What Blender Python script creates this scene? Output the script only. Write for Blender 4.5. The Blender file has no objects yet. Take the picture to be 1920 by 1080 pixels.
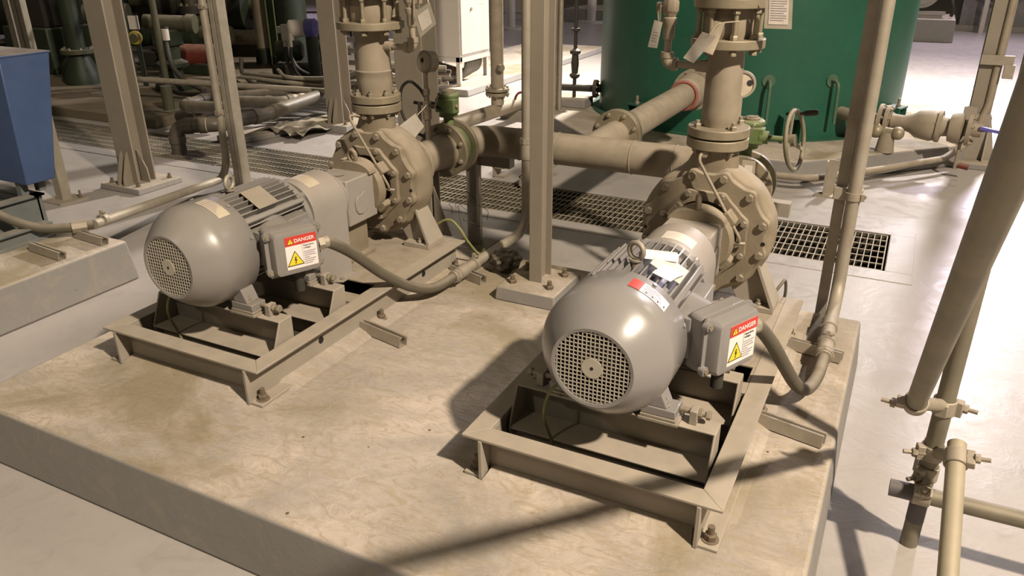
import bpy, bmesh, math, random
from mathutils import Vector, Matrix, Quaternion
random.seed(7)
SC = bpy.context.scene
COL = SC.collection
PI = math.pi
V = Vector

# ---------------------------------------------------------------- camera
F_PX, PITCH, ROLL, YAW = 1456.8, math.radians(24.078), math.radians(0.274), math.radians(-26.856)
def make_camera():
    cy, sy = math.cos(YAW), math.sin(YAW)
    fwd = V((sy*math.cos(PITCH), cy*math.cos(PITCH), -math.sin(PITCH)))
    right = V((cy, -sy, 0))
    down = fwd.cross(right)
    r = math.cos(ROLL)*right + math.sin(ROLL)*down
    d = -math.sin(ROLL)*right + math.cos(ROLL)*down
    cd = bpy.data.cameras.new('camera'); co = bpy.data.objects.new('camera', cd); COL.objects.link(co)
    m = Matrix((r, -d, -fwd)).transposed().to_4x4()
    m.translation = V((0, 0, 1.447))
    co.matrix_world = m
    cd.sensor_width = 36; cd.sensor_fit = 'HORIZONTAL'; cd.lens = F_PX/1920*36
    cd.clip_start = .02; cd.clip_end = 200
    SC.camera = co
make_camera()

# ---------------------------------------------------------------- mesh builder
def frame(axis):
    a = V(axis).normalized()
    ref = V((0, 0, 1)) if abs(a.z) < .9 else V((1, 0, 0))
    u = ref.cross(a).normalized(); v = a.cross(u).normalized()
    return a, u, v
class MB:
    def __init__(s): s.v = []; s.f = []
    def add(s, vs, fs):
        o = len(s.v); s.v += [V(p) for p in vs]; s.f += [[i+o for i in f] for f in fs]; return s
    def box(s, x0, x1, y0, y1, z0, z1):
        vs = [(x, y, z) for z in (z0, z1) for y in (y0, y1) for x in (x0, x1)]
        return s.add(vs, [(0,2,3,1),(4,5,7,6),(0,1,5,4),(2,6,7,3),(0,4,6,2),(1,3,7,5)])
    def obox(s, c, size, rz=0.0, m=None):
        c = V(c); m = m or Matrix.Rotation(rz, 3, 'Z')
        hx, hy, hz = size[0]/2, size[1]/2, size[2]/2
        vs = [c + m @ V((x, y, z)) for z in (-hz, hz) for y in (-hy, hy) for x in (-hx, hx)]
        return s.add(vs, [(0,2,3,1),(4,5,7,6),(0,1,5,4),(2,6,7,3),(0,4,6,2),(1,3,7,5)])
    def bar(s, p0, p1, w, h, up=(0,0,1)):
        p0, p1 = V(p0), V(p1); a = (p1-p0).normalized(); u = V(up)
        x = a.cross(u).normalized(); z = x.cross(a).normalized()
        m = Matrix((x, a, z)).transposed()
        return s.obox((p0+p1)/2, (w, (p1-p0).length, h), m=m)
    def rings(s, rings, cap0=True, cap1=True, close=False):
        n = len(rings[0]); o = len(s.v)
        for r in rings: s.v += [V(p) for p in r]
        for k in range(len(rings)-1):
            for i in range(n):
                j = (i+1) % n
                s.f.append([o+k*n+i, o+k*n+j, o+(k+1)*n+j, o+(k+1)*n+i])
        if close:
            k = len(rings)-1
            for i in range(n):
                j = (i+1) % n
                s.f.append([o+k*n+i, o+k*n+j, o+j, o+i])
        else:
            if cap0: s.f.append([o+i for i in reversed(range(n))])
            if cap1: s.f.append([o+(len(rings)-1)*n+i for i in range(n)])
        return s
    def lathe(s, prof, org, axis, n=32, cap0=True, cap1=True, close=False):
        a, u, v = frame(axis); org = V(org)
        rs = []
        for t, r in prof:
            r = max(r, 1e-5)
            rs.append([org + a*t + (u*math.cos(2*PI*i/n) + v*math.sin(2*PI*i/n))*r for i in range(n)])
        return s.rings(rs, cap0, cap1, close)
    def cyl(s, p0, p1, r0, r1=None, n=24):
        p0, p1 = V(p0), V(p1); r1 = r0 if r1 is None else r1
        return s.lathe([(0, r0), ((p1-p0).length, r1)], p0, p1-p0, n)
    def ring(s, c, axis, R, r, t, n=40):           # flat annulus of thickness t
        return s.lathe([(0, r), (0, R), (t, R), (t, r)], c, axis, n, close=True)
    def tube(s, pts, r, n=14, cap=True):
        pts = [V(p) for p in pts]; rr = r if hasattr(r, '__len__') else [r]*len(pts)
        t0 = (pts[1]-pts[0]).normalized(); a, u, v = frame(t0); rs = []
        for i, p in enumerate(pts):
            if i == 0: t = (pts[1]-pts[0])
            elif i == len(pts)-1: t = pts[-1]-pts[-2]
            else: t = (pts[i+1]-p).normalized() + (p-pts[i-1]).normalized()
            t = t.normalized()
            q = t0.rotation_difference(t); u = q @ u; v = q @ v; t0 = t
            rs.append([p + (u*math.cos(2*PI*k/n) + v*math.sin(2*PI*k/n))*rr[i] for k in range(n)])
        return s.rings(rs, cap, cap)
    def prism(s, poly, org, u, v, w):               # polygon in (u,v) pushed along w
        org, u, v, w = V(org), V(u), V(v), V(w); n = len(poly)
        a = [org + u*p[0] + v*p[1] for p in poly]; b = [p + w for p in a]; o = len(s.v)
        s.v += a + b
        s.f += [[o+i for i in reversed(range(n))], [o+n+i for i in range(n)]]
        s.f += [[o+i, o+(i+1) % n, o+n+(i+1) % n, o+n+i] for i in range(n)]
        return s
    def torus(s, c, axis, R, r, n=32, m=12, a0=0, a1=2*PI):
        a, u, v = frame(axis); c = V(c); full = abs(a1-a0-2*PI) < 1e-6; rs = []
        k = n if full else n+1
        for i in range(k):
            th = a0 + (a1-a0)*i/n; d = u*math.cos(th) + v*math.sin(th)
            rs.append([c + d*(R + r*math.cos(2*PI*j/m)) + a*r*math.sin(2*PI*j/m) for j in range(m)])
        return s.rings(rs, True, True, close=full)
    def sphere(s, c, r, n=16, sz=1.0):
        return s.lathe([(-r*sz*math.cos(PI*i/8), r*math.sin(PI*i/8)) for i in range(9)], c, (0,0,1), n)
    def hexa(s, p, axis, r, h):
        p = V(p); a, u, v = frame(axis)
        return s.lathe([(0, r), (h*.85, r), (h, r*.88)], p, axis, 6)
    def build(s, name, mat, parent=None, loc=None, bevel=0, ang=38, flat=False):
        base = V(loc) if loc is not None else (BASE[parent.name] if parent else V((0,0,0)))
        me = bpy.data.meshes.new(name)
        me.from_pydata([tuple(p-base) for p in s.v], [], s.f)
        bm = bmesh.new(); bm.from_mesh(me)
        bmesh.ops.recalc_face_normals(bm, faces=bm.faces); bm.to_mesh(me); bm.free()
        me.materials.append(mat)
        if not flat:
            me.polygons.foreach_set('use_smooth', [True]*len(me.polygons))
            me.set_sharp_from_angle(angle=math.radians(ang))
        o = bpy.data.objects.new(name, me); COL.objects.link(o)
        if parent: o.parent = parent
        else: o.location = base
        BASE[o.name] = base
        if bevel:
            b = o.modifiers.new('bevel', 'BEVEL'); b.width = bevel; b.segments = 2; b.limit_method = 'ANGLE'; b.angle_limit = math.radians(40)
        return o
BASE = {}
LABELS = []
def tag(o, label, cat, group=None):
    o['label'] = label; o['category'] = cat
    if group: o['group'] = group
    return o
def struct(o): o['kind'] = 'structure'; return o
def thing(name, label, cat, loc, group=None):
    o = bpy.data.objects.new(name, None); COL.objects.link(o); o.location = loc; o.empty_display_size = .05
    BASE[o.name] = V(loc); return tag(o, label, cat, group)
def plabel(o, s): o['label'] = s; return o

_cache = {}
def bolt(parent, pos, axis, r, mat, h=None, stud=0.0, washer=False, name='bolt'):
    h = h or r*.9; key = (round(r,4), round(h,4), round(stud,4), washer, mat.name)
    if key not in _cache:
        b = MB()
        if washer: b.cyl((0,0,0), (0,0,r*.22), r*1.35, n=16)
        b.hexa((0,0,r*.2 if washer else 0), (0,0,1), r, h)
        if stud: b.cyl((0,0,h*.9), (0,0,h+stud), r*.56, n=12)
        me = bpy.data.meshes.new('bolt'); me.from_pydata([tuple(p) for p in b.v], [], b.f)
        bm = bmesh.new(); bm.from_mesh(me); bmesh.ops.recalc_face_normals(bm, faces=bm.faces); bm.to_mesh(me); bm.free()
        me.materials.append(mat); _cache[key] = me
    o = bpy.data.objects.new(name, _cache[key]); COL.objects.link(o)
    o.parent = parent; o.location = V(pos) - BASE[parent.name]
    o.rotation_mode = 'QUATERNION'; o.rotation_quaternion = V((0,0,1)).rotation_difference(V(axis).normalized())
    BASE[o.name] = V(pos); return o
def circle_bolts(parent, c, axis, R, n, r, mat, a0=0, **kw):
    a, u, v = frame(axis)
    for i in range(n):
        t = a0 + 2*PI*i/n
        bolt(parent, V(c) + (u*math.cos(t)+v*math.sin(t))*R, axis, r, mat, **kw)

def fillet(pts, R, k=8):                            # polyline with rounded corners
    pts = [V(p) for p in pts]; out = [pts[0]]
    for i in range(1, len(pts)-1):
        a, b, c = pts[i-1], pts[i], pts[i+1]
        d0 = (a-b).normalized(); d1 = (c-b).normalized(); ang = d0.angle(d1)
        if ang > PI-.02: out.append(b); continue
        t = min(R/math.tan(ang/2), (a-b).length*.48 if i > 1 else (a-b).length*.98, (c-b).length*.48 if i < len(pts)-2 else (c-b).length*.98)
        r = t*math.tan(ang/2); cen = b + (d0+d1).normalized()*(r/math.sin(ang/2))
        p0 = b+d0*t-cen; p1 = b+d1*t-cen; th = p0.angle(p1); ax = p0.cross(p1).normalized()
        for j in range(k+1): out.append(cen + Quaternion(ax, th*j/k) @ p0)
    out.append(pts[-1]); return out
def spline(pts, k=8):                               # Catmull-Rom
    pts = [V(p) for p in pts]; P = [pts[0]*2-pts[1]] + pts + [pts[-1]*2-pts[-2]]; out = []
    for i in range(1, len(P)-2):
        for j in range(k):
            t = j/k; a, b, c, d = P[i-1], P[i], P[i+1], P[i+2]
            out.append(.5*((2*b) + (c-a)*t + (2*a-5*b+4*c-d)*t*t + (3*b-a-3*c+d)*t**3))
    out.append(pts[-1]); return out

def text_part(name, body, size, org, u, v, mat, parent, depth=.0006, align='LEFT', bold=0.0):
    c = bpy.data.curves.new(name, 'FONT'); c.body = body; c.size = size; c.align_x = align; c.extrude = depth/2; c.offset = bold
    t = bpy.data.objects.new(name, c); COL.objects.link(t)
    dg = bpy.context.evaluated_depsgraph_get(); dg.update()
    me = bpy.data.meshes.new_from_object(t.evaluated_get(dg)); bpy.data.objects.remove(t); bpy.data.curves.remove(c)
    u, v = V(u).normalized(), V(v).normalized(); w = u.cross(v); base = BASE[parent.name]
    m = Matrix((u, v, w)).transposed().to_4x4(); m.translation = V(org) - base
    me.transform(m); me.materials.clear(); me.materials.append(mat)
    o = bpy.data.objects.new(name, me); COL.objects.link(o); o.parent = parent; BASE[o.name] = base
    return o

# ---------------------------------------------------------------- materials
def mat(name, c, c2=None, rough=.6, metal=0.0, dust=0.0, scale=8.0, bump=0.0, bscale=60.0, dustc=(.42,.35,.275), spec=.4, dlow=.3):
    m = bpy.data.materials.new(name); m.use_nodes = True; nt = m.node_tree; N = nt.nodes; L = nt.links
    p = N['Principled BSDF']; p.inputs['Metallic'].default_value = metal; p.inputs['Roughness'].default_value = rough
    p.inputs['Specular IOR Level'].default_value = spec
    tc = N.new('ShaderNodeTexCoord'); geo = N.new('ShaderNodeNewGeometry')
    no = N.new('ShaderNodeTexNoise'); no.inputs['Scale'].default_value = scale; no.inputs['Detail'].default_value = 6; no.inputs['Roughness'].default_value = .6
    L.new(geo.outputs['Position'], no.inputs['Vector'])
    c2 = c2 or tuple(k*.8 for k in c)
    rmp = N.new('ShaderNodeValToRGB'); rmp.color_ramp.elements[0].position = .34; rmp.color_ramp.elements[1].position = .68
    rmp.color_ramp.elements[0].color = (*c2, 1); rmp.color_ramp.elements[1].color = (*c, 1)
    L.new(no.outputs['Fac'], rmp.inputs['Fac']); out = rmp.outputs['Color']
    if dust:
        sep = N.new('ShaderNodeSeparateXYZ'); L.new(geo.outputs['Normal'], sep.inputs[0])
        mr = N.new('ShaderNodeMapRange'); mr.inputs['From Min'].default_value = .25; mr.inputs['From Max'].default_value = .9
        mr.inputs['To Min'].default_value = dust*dlow; mr.inputs['To Max'].default_value = dust
        L.new(sep.outputs['Z'], mr.inputs['Value'])
        n2 = N.new('ShaderNodeTexNoise'); n2.inputs['Scale'].default_value = 14; n2.inputs['Detail'].default_value = 5
        L.new(geo.outputs['Position'], n2.inputs['Vector'])
        m2 = N.new('ShaderNodeMapRange'); m2.inputs['From Min'].default_value = .3; m2.inputs['From Max'].default_value = .6; m2.inputs['To Min'].default_value = .6
        L.new(n2.outputs['Fac'], m2.inputs['Value'])
        mul = N.new('ShaderNodeMath'); mul.operation = 'MULTIPLY'; L.new(mr.outputs[0], mul.inputs[0]); L.new(m2.outputs[0], mul.inputs[1])
        mx = N.new('ShaderNodeMix'); mx.data_type = 'RGBA'; L.new(mul.outputs[0], mx.inputs[0]); L.new(out, mx.inputs[6]); mx.inputs[7].default_value = (*dustc, 1)
        out = mx.outputs[2]
        r2 = N.new('ShaderNodeMapRange'); r2.inputs['To Min'].default_value = rough; r2.inputs['To Max'].default_value = max(rough, .85)
        L.new(mul.outputs[0], r2.inputs['Value']); L.new(r2.outputs[0], p.inputs['Roughness'])
    L.new(out, p.inputs['Base Color'])
    if bump:
        n3 = N.new('ShaderNodeTexNoise'); n3.inputs['Scale'].default_value = bscale; n3.inputs['Detail'].default_value = 4
        L.new(geo.outputs['Position'], n3.inputs['Vector'])
        b = N.new('ShaderNodeBump'); b.inputs['Strength'].default_value = bump; b.inputs['Distance'].default_value = .004
        L.new(n3.outputs['Fac'], b.inputs['Height']); L.new(b.outputs[0], p.inputs['Normal'])
    return m

def concrete_mat(name, base, dusty, dark, rough, rough_lo, bump, swirl=1.0, pad=False, spec=.38):
    m = bpy.data.materials.new(name); m.use_nodes = True; nt = m.node_tree; N = nt.nodes; L = nt.links
    p = N['Principled BSDF']; geo = N.new('ShaderNodeNewGeometry'); pos = geo.outputs['Position']
    def noise(sc, det, rg=.55, dist=0.0):
        n = N.new('ShaderNodeTexNoise'); n.inputs['Scale'].default_value = sc; n.inputs['Detail'].default_value = det
        n.inputs['Roughness'].default_value = rg; n.inputs['Distortion'].default_value = dist; L.new(pos, n.inputs['Vector']); return n.outputs['Fac']
    def rng(x, a, b, c=0, d=1):
        r = N.new('ShaderNodeMapRange'); r.inputs['From Min'].default_value = a; r.inputs['From Max'].default_value = b
        r.inputs['To Min'].default_value = c; r.inputs['To Max'].default_value = d; L.new(x, r.inputs['Value']); return r.outputs[0]
    def mix(f, a, b):
        x = N.new('ShaderNodeMix'); x.data_type = 'RGBA'; L.new(f, x.inputs[0])
        for s, k in ((6, a), (7, b)):
            if isinstance(k, tuple): x.inputs[s].default_value = (*k, 1)
            else: L.new(k, x.inputs[s])
        return x.outputs[2]
    big = noise(1.6, 8, .62, .9*swirl); mid = noise(7, 8, .65, 1.6*swirl); fine = noise(70, 3)
    sep = N.new('ShaderNodeSeparateXYZ'); L.new(geo.outputs['Normal'], sep.inputs[0]); up = rng(sep.outputs['Z'], .5, .9)
    mul = N.new('ShaderNodeMath'); mul.operation = 'MULTIPLY'; L.new(rng(big, .36, .6, .35, 1), mul.inputs[0]); L.new(up, mul.inputs[1])
    c = mix(mul.outputs[0], base, dusty)
    c = mix(rng(mid, .52, .75, 0, .55), c, dark)
    c = mix(rng(fine, .62, .8, 0, .35), c, dark)
    h_extra = None
    if pad:                                   # trowel swirls, worn olive patches, dark specks
        mp = N.new('ShaderNodeMapping'); mp.inputs['Rotation'].default_value = (0,0,.5); mp.inputs['Scale'].default_value = (1.0,2.6,1.0); L.new(pos, mp.inputs['Vector'])
        sw = N.new('ShaderNodeTexNoise'); sw.inputs['Scale'].default_value = 9; sw.inputs['Detail'].default_value = 9; sw.inputs['Roughness'].default_value = .68; sw.inputs['Distortion'].default_value = 2.4; L.new(mp.outputs[0], sw.inputs['Vector'])
        m1 = N.new('ShaderNodeMath'); m1.operation = 'MULTIPLY'; L.new(rng(sw.outputs['Fac'], .48, .62, 0, .7), m1.inputs[0]); L.new(up, m1.inputs[1])
        c = mix(m1.outputs[0], c, (.36,.29,.20))
        wp = noise(1.1, 5, .6, .6); m2 = N.new('ShaderNodeMath'); m2.operation = 'MULTIPLY'; L.new(rng(wp, .50, .62, 0, .85), m2.inputs[0]); L.new(up, m2.inputs[1])
        c = mix(m2.outputs[0], c, (.27,.22,.14))
        vo = N.new('ShaderNodeTexVoronoi'); vo.inputs['Scale'].default_value = 7; vo.inputs['Randomness'].default_value = 1; L.new(pos, vo.inputs['Vector'])
        c = mix(rng(vo.outputs['Distance'], .03, .045, .85, 0), c, (.05,.04,.025))
        h_extra = sw.outputs['Fac']
    L.new(c, p.inputs['Base Color'])
    L.new(rng(mid, .4, .65, rough, rough_lo), p.inputs['Roughness'])
    p.inputs['Specular IOR Level'].default_value = spec
    b = N.new('ShaderNodeBump'); b.inputs['Distance'].default_value = .01; L.new(rng(up, 0, 1, bump*.25, bump), b.inputs['Strength'])
    a = N.new('ShaderNodeMath'); a.operation = 'ADD'; L.new(mid, a.inputs[0]); L.new(rng(fine, 0, 1, 0, .12), a.inputs[1])
    if h_extra is not None:
        a2 = N.new('ShaderNodeMath'); a2.operation = 'ADD'; L.new(a.outputs[0], a2.inputs[0]); L.new(h_extra, a2.inputs[1]); a = a2
    L.new(a.outputs[0], b.inputs['Height']); L.new(b.outputs[0], p.inputs['Normal'])
    return m
M = {}
M['floor'] = concrete_mat('floor_coated_concrete', (.335,.305,.285), (.375,.34,.315), (.28,.255,.235), .42, .30, .18, spec=.22)
M['pad'] = concrete_mat('dusty_pad_concrete', (.23,.215,.20), (.53,.445,.37), (.32,.275,.215), .92, .8, .55, pad=True)
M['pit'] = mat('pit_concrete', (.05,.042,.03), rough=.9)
M['paint'] = mat('grey_painted_steel', (.28,.25,.21), (.23,.205,.17), rough=.5, dust=.75, scale=5)
M['motor'] = mat('motor_grey_enamel', (.215,.20,.188), (.19,.178,.168), rough=.28, dust=.25, scale=3, spec=.5)
M['motor2'] = mat('motor_grey_enamel_clean', (.235,.22,.214), (.215,.203,.198), rough=.24, dust=.12, scale=3, spec=.5)
M['casing'] = mat('dusty_cast_iron', (.205,.165,.11), (.15,.12,.075), rough=.7, dust=.7, scale=9, bump=.25, bscale=120)
M['guard'] = mat('guard_grey_enamel', (.29,.265,.245), (.26,.235,.22), rough=.4, dust=.45, scale=4)
M['pipe'] = mat('dusty_pipe_paint', (.27,.225,.165), (.20,.165,.115), rough=.6, dust=.55, scale=7)
M['steel'] = mat('dull_galvanised', (.36,.32,.26), (.28,.245,.19), rough=.5, metal=.35, dust=.55, scale=12)
M['boltm'] = mat('dusty_bolt_steel', (.33,.285,.22), (.22,.185,.13), rough=.5, metal=.4, dust=.4, scale=30)
M['rust'] = mat('brown_anchor_steel', (.17,.13,.085), (.11,.08,.05), rough=.6, metal=.3, dust=.3, scale=40)
M['black'] = mat('black_rubber', (.025,.024,.02), rough=.6, dust=.15)
M['dark'] = mat('dark_void', (.012,.011,.009), rough=.8)
M['hose'] = mat('dusty_grey_hose', (.10,.088,.065), (.075,.065,.045), rough=.6, dust=.55, dlow=.1, scale=10)
M['red'] = mat('sign_red', (.55,.05,.035), (.5,.05,.035), rough=.4)
M['white'] = mat('sign_white', (.74,.69,.66), (.7,.65,.62), rough=.45)
M['cream'] = mat('faded_label', (.55,.47,.36), (.46,.39,.29), rough=.4, scale=30)
M['yellow'] = mat('sign_yellow', (.72,.58,.03), (.68,.55,.03), rough=.45)
M['ink'] = mat('sign_ink', (.03,.025,.03), rough=.6)
M['greyink'] = mat('sign_grey_print', (.33,.28,.33), rough=.6)
M['green'] = mat('valve_green_paint', (.10,.17,.04), (.07,.12,.03), rough=.45, dust=.45, scale=14)
M['tank'] = mat('tank_green_paint', (.007,.095,.055), (.006,.075,.044), rough=.42, dust=.1, scale=2)
M['blue'] = mat('machine_blue_paint', (.036,.075,.185), (.03,.062,.155), rough=.4, dust=.75, scale=3, dlow=.07)
M['bluedark'] = mat('skid_blue_grey_paint', (.11,.14,.16), (.08,.10,.10), rough=.5, dust=.55, scale=5)
M['earth'] = mat('green_yellow_wire', (.15,.17,.055), (.24,.22,.09), rough=.55, scale=30)
M['tagw'] = mat('tag_paper', (.66,.60,.53), (.56,.50,.43), rough=.6, scale=20)
M['pouch'] = mat('tag_pouch_plastic', (.40,.36,.29), (.34,.30,.24), rough=.3, scale=15)
M['gratem'] = mat('dusty_shaded_grating_steel', (.10,.085,.06), (.07,.06,.04), rough=.6, dust=.95, scale=15, dustc=(.50,.43,.33), dlow=0.0)  # dust on the tops; dark sides paint in the shade of the gaps
M['gold'] = mat('plated_flange', (.30,.255,.175), (.23,.195,.13), rough=.45, metal=.4, dust=.4, scale=20)
M['colpaint'] = mat('column_grey_paint', (.225,.195,.155), (.20,.17,.13), rough=.5, dust=.4, scale=4)
M['grille'] = mat('dusty_zinc_mesh', (.44,.405,.34), (.38,.345,.28), rough=.5, dust=.3, scale=30)
FZ = -.22
TX0, TX1, TY0, TY1 = -9.0, .05, 4.43, 5.07
b = MB()
for (x0, x1, y0, y1) in ((-32, 16, -6, TY0), (-32, 16, TY1, 30), (TX1, 16, TY0, TY1), (-32, TX0, TY0, TY1)):
    b.add([(x0,y0,FZ),(x1,y0,FZ),(x1,y1,FZ),(x0,y1,FZ)], [(0,1,2,3)])
struct(b.build('floor', M['floor'], flat=True))
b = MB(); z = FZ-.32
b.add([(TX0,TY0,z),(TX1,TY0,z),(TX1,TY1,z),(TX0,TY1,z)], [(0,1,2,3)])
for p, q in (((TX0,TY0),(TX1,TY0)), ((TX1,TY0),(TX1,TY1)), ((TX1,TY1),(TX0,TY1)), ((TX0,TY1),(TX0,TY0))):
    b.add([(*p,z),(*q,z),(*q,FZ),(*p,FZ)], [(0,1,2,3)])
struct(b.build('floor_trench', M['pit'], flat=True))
M['wall'] = mat('wall_cladding', (.22,.20,.18), rough=.8, scale=2)
b = MB(); b.box(-32, 16, 30, 30.2, FZ, 9); struct(b.build('wall_back', M['wall']))
b = MB(); b.box(-32.2, -32, -6, 30, FZ, 9); struct(b.build('wall_left', M['wall']))

for k, (x0,x1,y0,y1) in enumerate(((-9.0,.19,4.285,4.428),(.052,.19,4.43,5.07),(-3.6,.19,5.072,5.16))):
    b = MB(); b.box(x0,x1,y0,y1,FZ-.03,FZ+.004); struct(b.build('trim_%d' % (k+1), M['floor'], bevel=.002))
# concrete pads -----------------------------------------------------------
def pad(name, label, x0, x1, y0, y1, zt, batter=.02, bev=.012, m=None):
    b = MB(); e = batter
    b.rings([[(x0-e,y0-e,FZ),(x1+e,y0-e,FZ),(x1+e,y1+e,FZ),(x0-e,y1+e,FZ)], [(x0,y0,zt),(x1,y0,zt),(x1,y1,zt),(x0,y1,zt)]])
    return tag(b.build(name, m or M['pad'], loc=((x0+x1)/2,(y0+y1)/2,FZ), bevel=bev), label, 'concrete pad')
pad('pump_pad', 'large dusty concrete pad in the foreground carrying both grey pump sets', -2.75, -.012, 1.205, 3.235, 0)
pad('machine_pad', 'concrete pad at left edge carrying the blue machine skid', -6.2, -3.58, -.6, 2.535, 0)

# trench grating ----------------------------------------------------------
n = 8; w = (TX1-TX0)/9
ords = ['first','second','third','fourth','fifth','sixth','seventh','eighth','ninth']
for k in range(9):
    x1 = TX1-.012-k*w; x0 = x1-w+.012; b = MB(); y0, y1 = TY0+.012, TY1-.012
    b.box(x0, x0+.006, y0, y1, FZ-.026, FZ-.001); b.box(x1-.006, x1, y0, y1, FZ-.026, FZ-.001)
    b.box(x0, x1, y0, y0+.006, FZ-.026, FZ-.001); b.box(x0, x1, y1-.006, y1, FZ-.026, FZ-.001)
    m = int(w/.037)
    for i in range(1, m):
        x = x0 + (x1-x0)*i/m; b.box(x-.0024, x+.0024, y0, y1, FZ-.022, FZ-.002)
    for i in range(1, 6):
        y = y0 + (y1-y0)*i/6; b.box(x0, x1, y-.0045, y+.0045, FZ-.009, FZ-.0018)
    lab = 'steel floor grating panel over the trench, the %s panel counted from its right end' % ords[k]
    tag(b.build('floor_grating', M['gratem'], loc=((x0+x1)/2,(y0+y1)/2,FZ)), lab, 'grating', 'grating panels over the floor trench')
BY0, BY1 = 1.615, 3.005        # base frame ends
BT = .142                      # base frame top
SH = .436                      # shaft height
def make_base(ox, side):
    X = lambda x: ox+x
    t = thing('base_frame', {'L':'grey steel channel base frame under the left pump set', 'R':'grey steel channel base frame under the right pump set'}[side], 'base frame', (ox, 2.3, 0), 'pump base frames')
    fw = .066; th = .009
    # flange rim with mitred corners, side webs and bottom flanges
    for s in (-1, 1):
        b = MB()
        b.prism([(s*.378, BY0), (s*.312, BY0+fw), (s*.312, BY1), (s*.378, BY1)], (ox,0,BT-th), (1,0,0), (0,1,0), (0,0,th))
        b.box(X(s*.318-.006), X(s*.318+.006), BY0-.002, BY1-.002, .001, BT-th)
        b.box(X(min(s*.318,s*.376)), X(max(s*.318,s*.376)), BY0+.004, BY1, 0, .01)
        ch = b.build('side_channel', M['paint'], t, bevel=.002)
        for y in (1.999, 2.714):
            h = MB(); h.cyl((X(s*.3242), y, .07), (X(s*.3252), y, .07), .014, n=20); plabel(h.build('web_hole', M['dark'], ch), 'dark drain hole in the web')
    b = MB()
    b.prism([(-.378, BY0), (.378, BY0), (.312, BY0+fw), (-.312, BY0+fw)], (ox,0,BT-th), (1,0,0), (0,1,0), (0,0,th))
    b.box(X(-.312), X(.312), BY0+.05, BY0+.06, 0, BT-th)
    b.build('front_channel', M['paint'], t, bevel=.002)
    b = MB(); b.box(X(-.312), X(.312), BY1-.012, BY1-.002, 0, BT-th); b.box(X(-.312), X(.312), BY1-.06, BY1, BT-th, BT); b.build('rear_channel', M['paint'], t)
    # grouted tray floor inside the frame
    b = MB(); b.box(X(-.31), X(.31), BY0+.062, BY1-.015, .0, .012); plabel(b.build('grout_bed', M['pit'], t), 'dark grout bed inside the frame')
    b = MB()
    b.rings([[(X(-.312),BY0-.01,.0),(X(.312),BY0-.01,.0),(X(.312),BY0+.052,.0),(X(-.312),BY0+.052,.0)], [(X(-.30),BY0+.04,.026),(X(.30),BY0+.04,.026),(X(.30),BY0+.052,.026),(X(-.30),BY0+.052,.026)]])
    for s in (-1,1): b.rings([[(X(s*.31),BY0+.12,.0),(X(s*.40),BY0+.14,.0),(X(s*.40),BY1,.0),(X(s*.31),BY1,.0)], [(X(s*.31),BY0+.16,.022),(X(s*.362),BY0+.17,.014),(X(s*.362),BY1-.02,.014),(X(s*.31),BY1-.02,.022)]])
    b.build('grout_skirt', M['pad'], t)
    # two folded motor supports
    for (y0, y1) in ((1.822, 1.885), (2.125, 2.19)):
        b = MB(); z1 = .219
        b.box(X(-.303), X(.303), y0, y1, z1-.007, z1); b.box(X(-.303), X(.303), y1-.007, y1, .012, z1-.007); b.box(X(-.303), X(.303), y0-.055, y1-.007, .091, .098)
        for s in (-1, 1): b.prism([(y0, z1-.0005), (y1, z1-.0005), (y1, .012), (y0-.02, .012), (y0-.055, .091), (y0-.053, .10)], (X(s*.3-.0035),0,0), (0,1,0), (0,0,1), (.007,0,0))
        b.box(X(-.303), X(.303), y0-.02, y0-.013, .012, .091)
        b.build('motor_support', M['paint'], t, bevel=.0025)
    # cross plates and rear deck
    b = MB()
    b.box(X(-.312), X(.312), 2.205, 2.278, BT-.009, BT-.001); b.box(X(-.312), X(.15), 2.278, 2.385, BT-.009, BT-.001)
    b.box(X(.302), X(.312), 2.278, 2.385, BT-.009, BT-.001); b.box(X(-.312), X(.312), 2.385, BY1-.05, BT-.009, BT-.001)
    b.box(X(-.31), X(.31), 2.205, 2.215, .012, BT-.009)
    b.build('deck_plate', M['casing'], t, bevel=.002)
    for y in (1.654, 2.35, 2.96):
        for s in (-1, 1):
            if y < 1.7 or s > 0 or side == 'R': bolt(t, (X(s*.349), y, .009), (0,0,1), .017, M['rust'], h=.018, stud=.026, washer=True, name='anchor_bolt')
    return t

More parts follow.
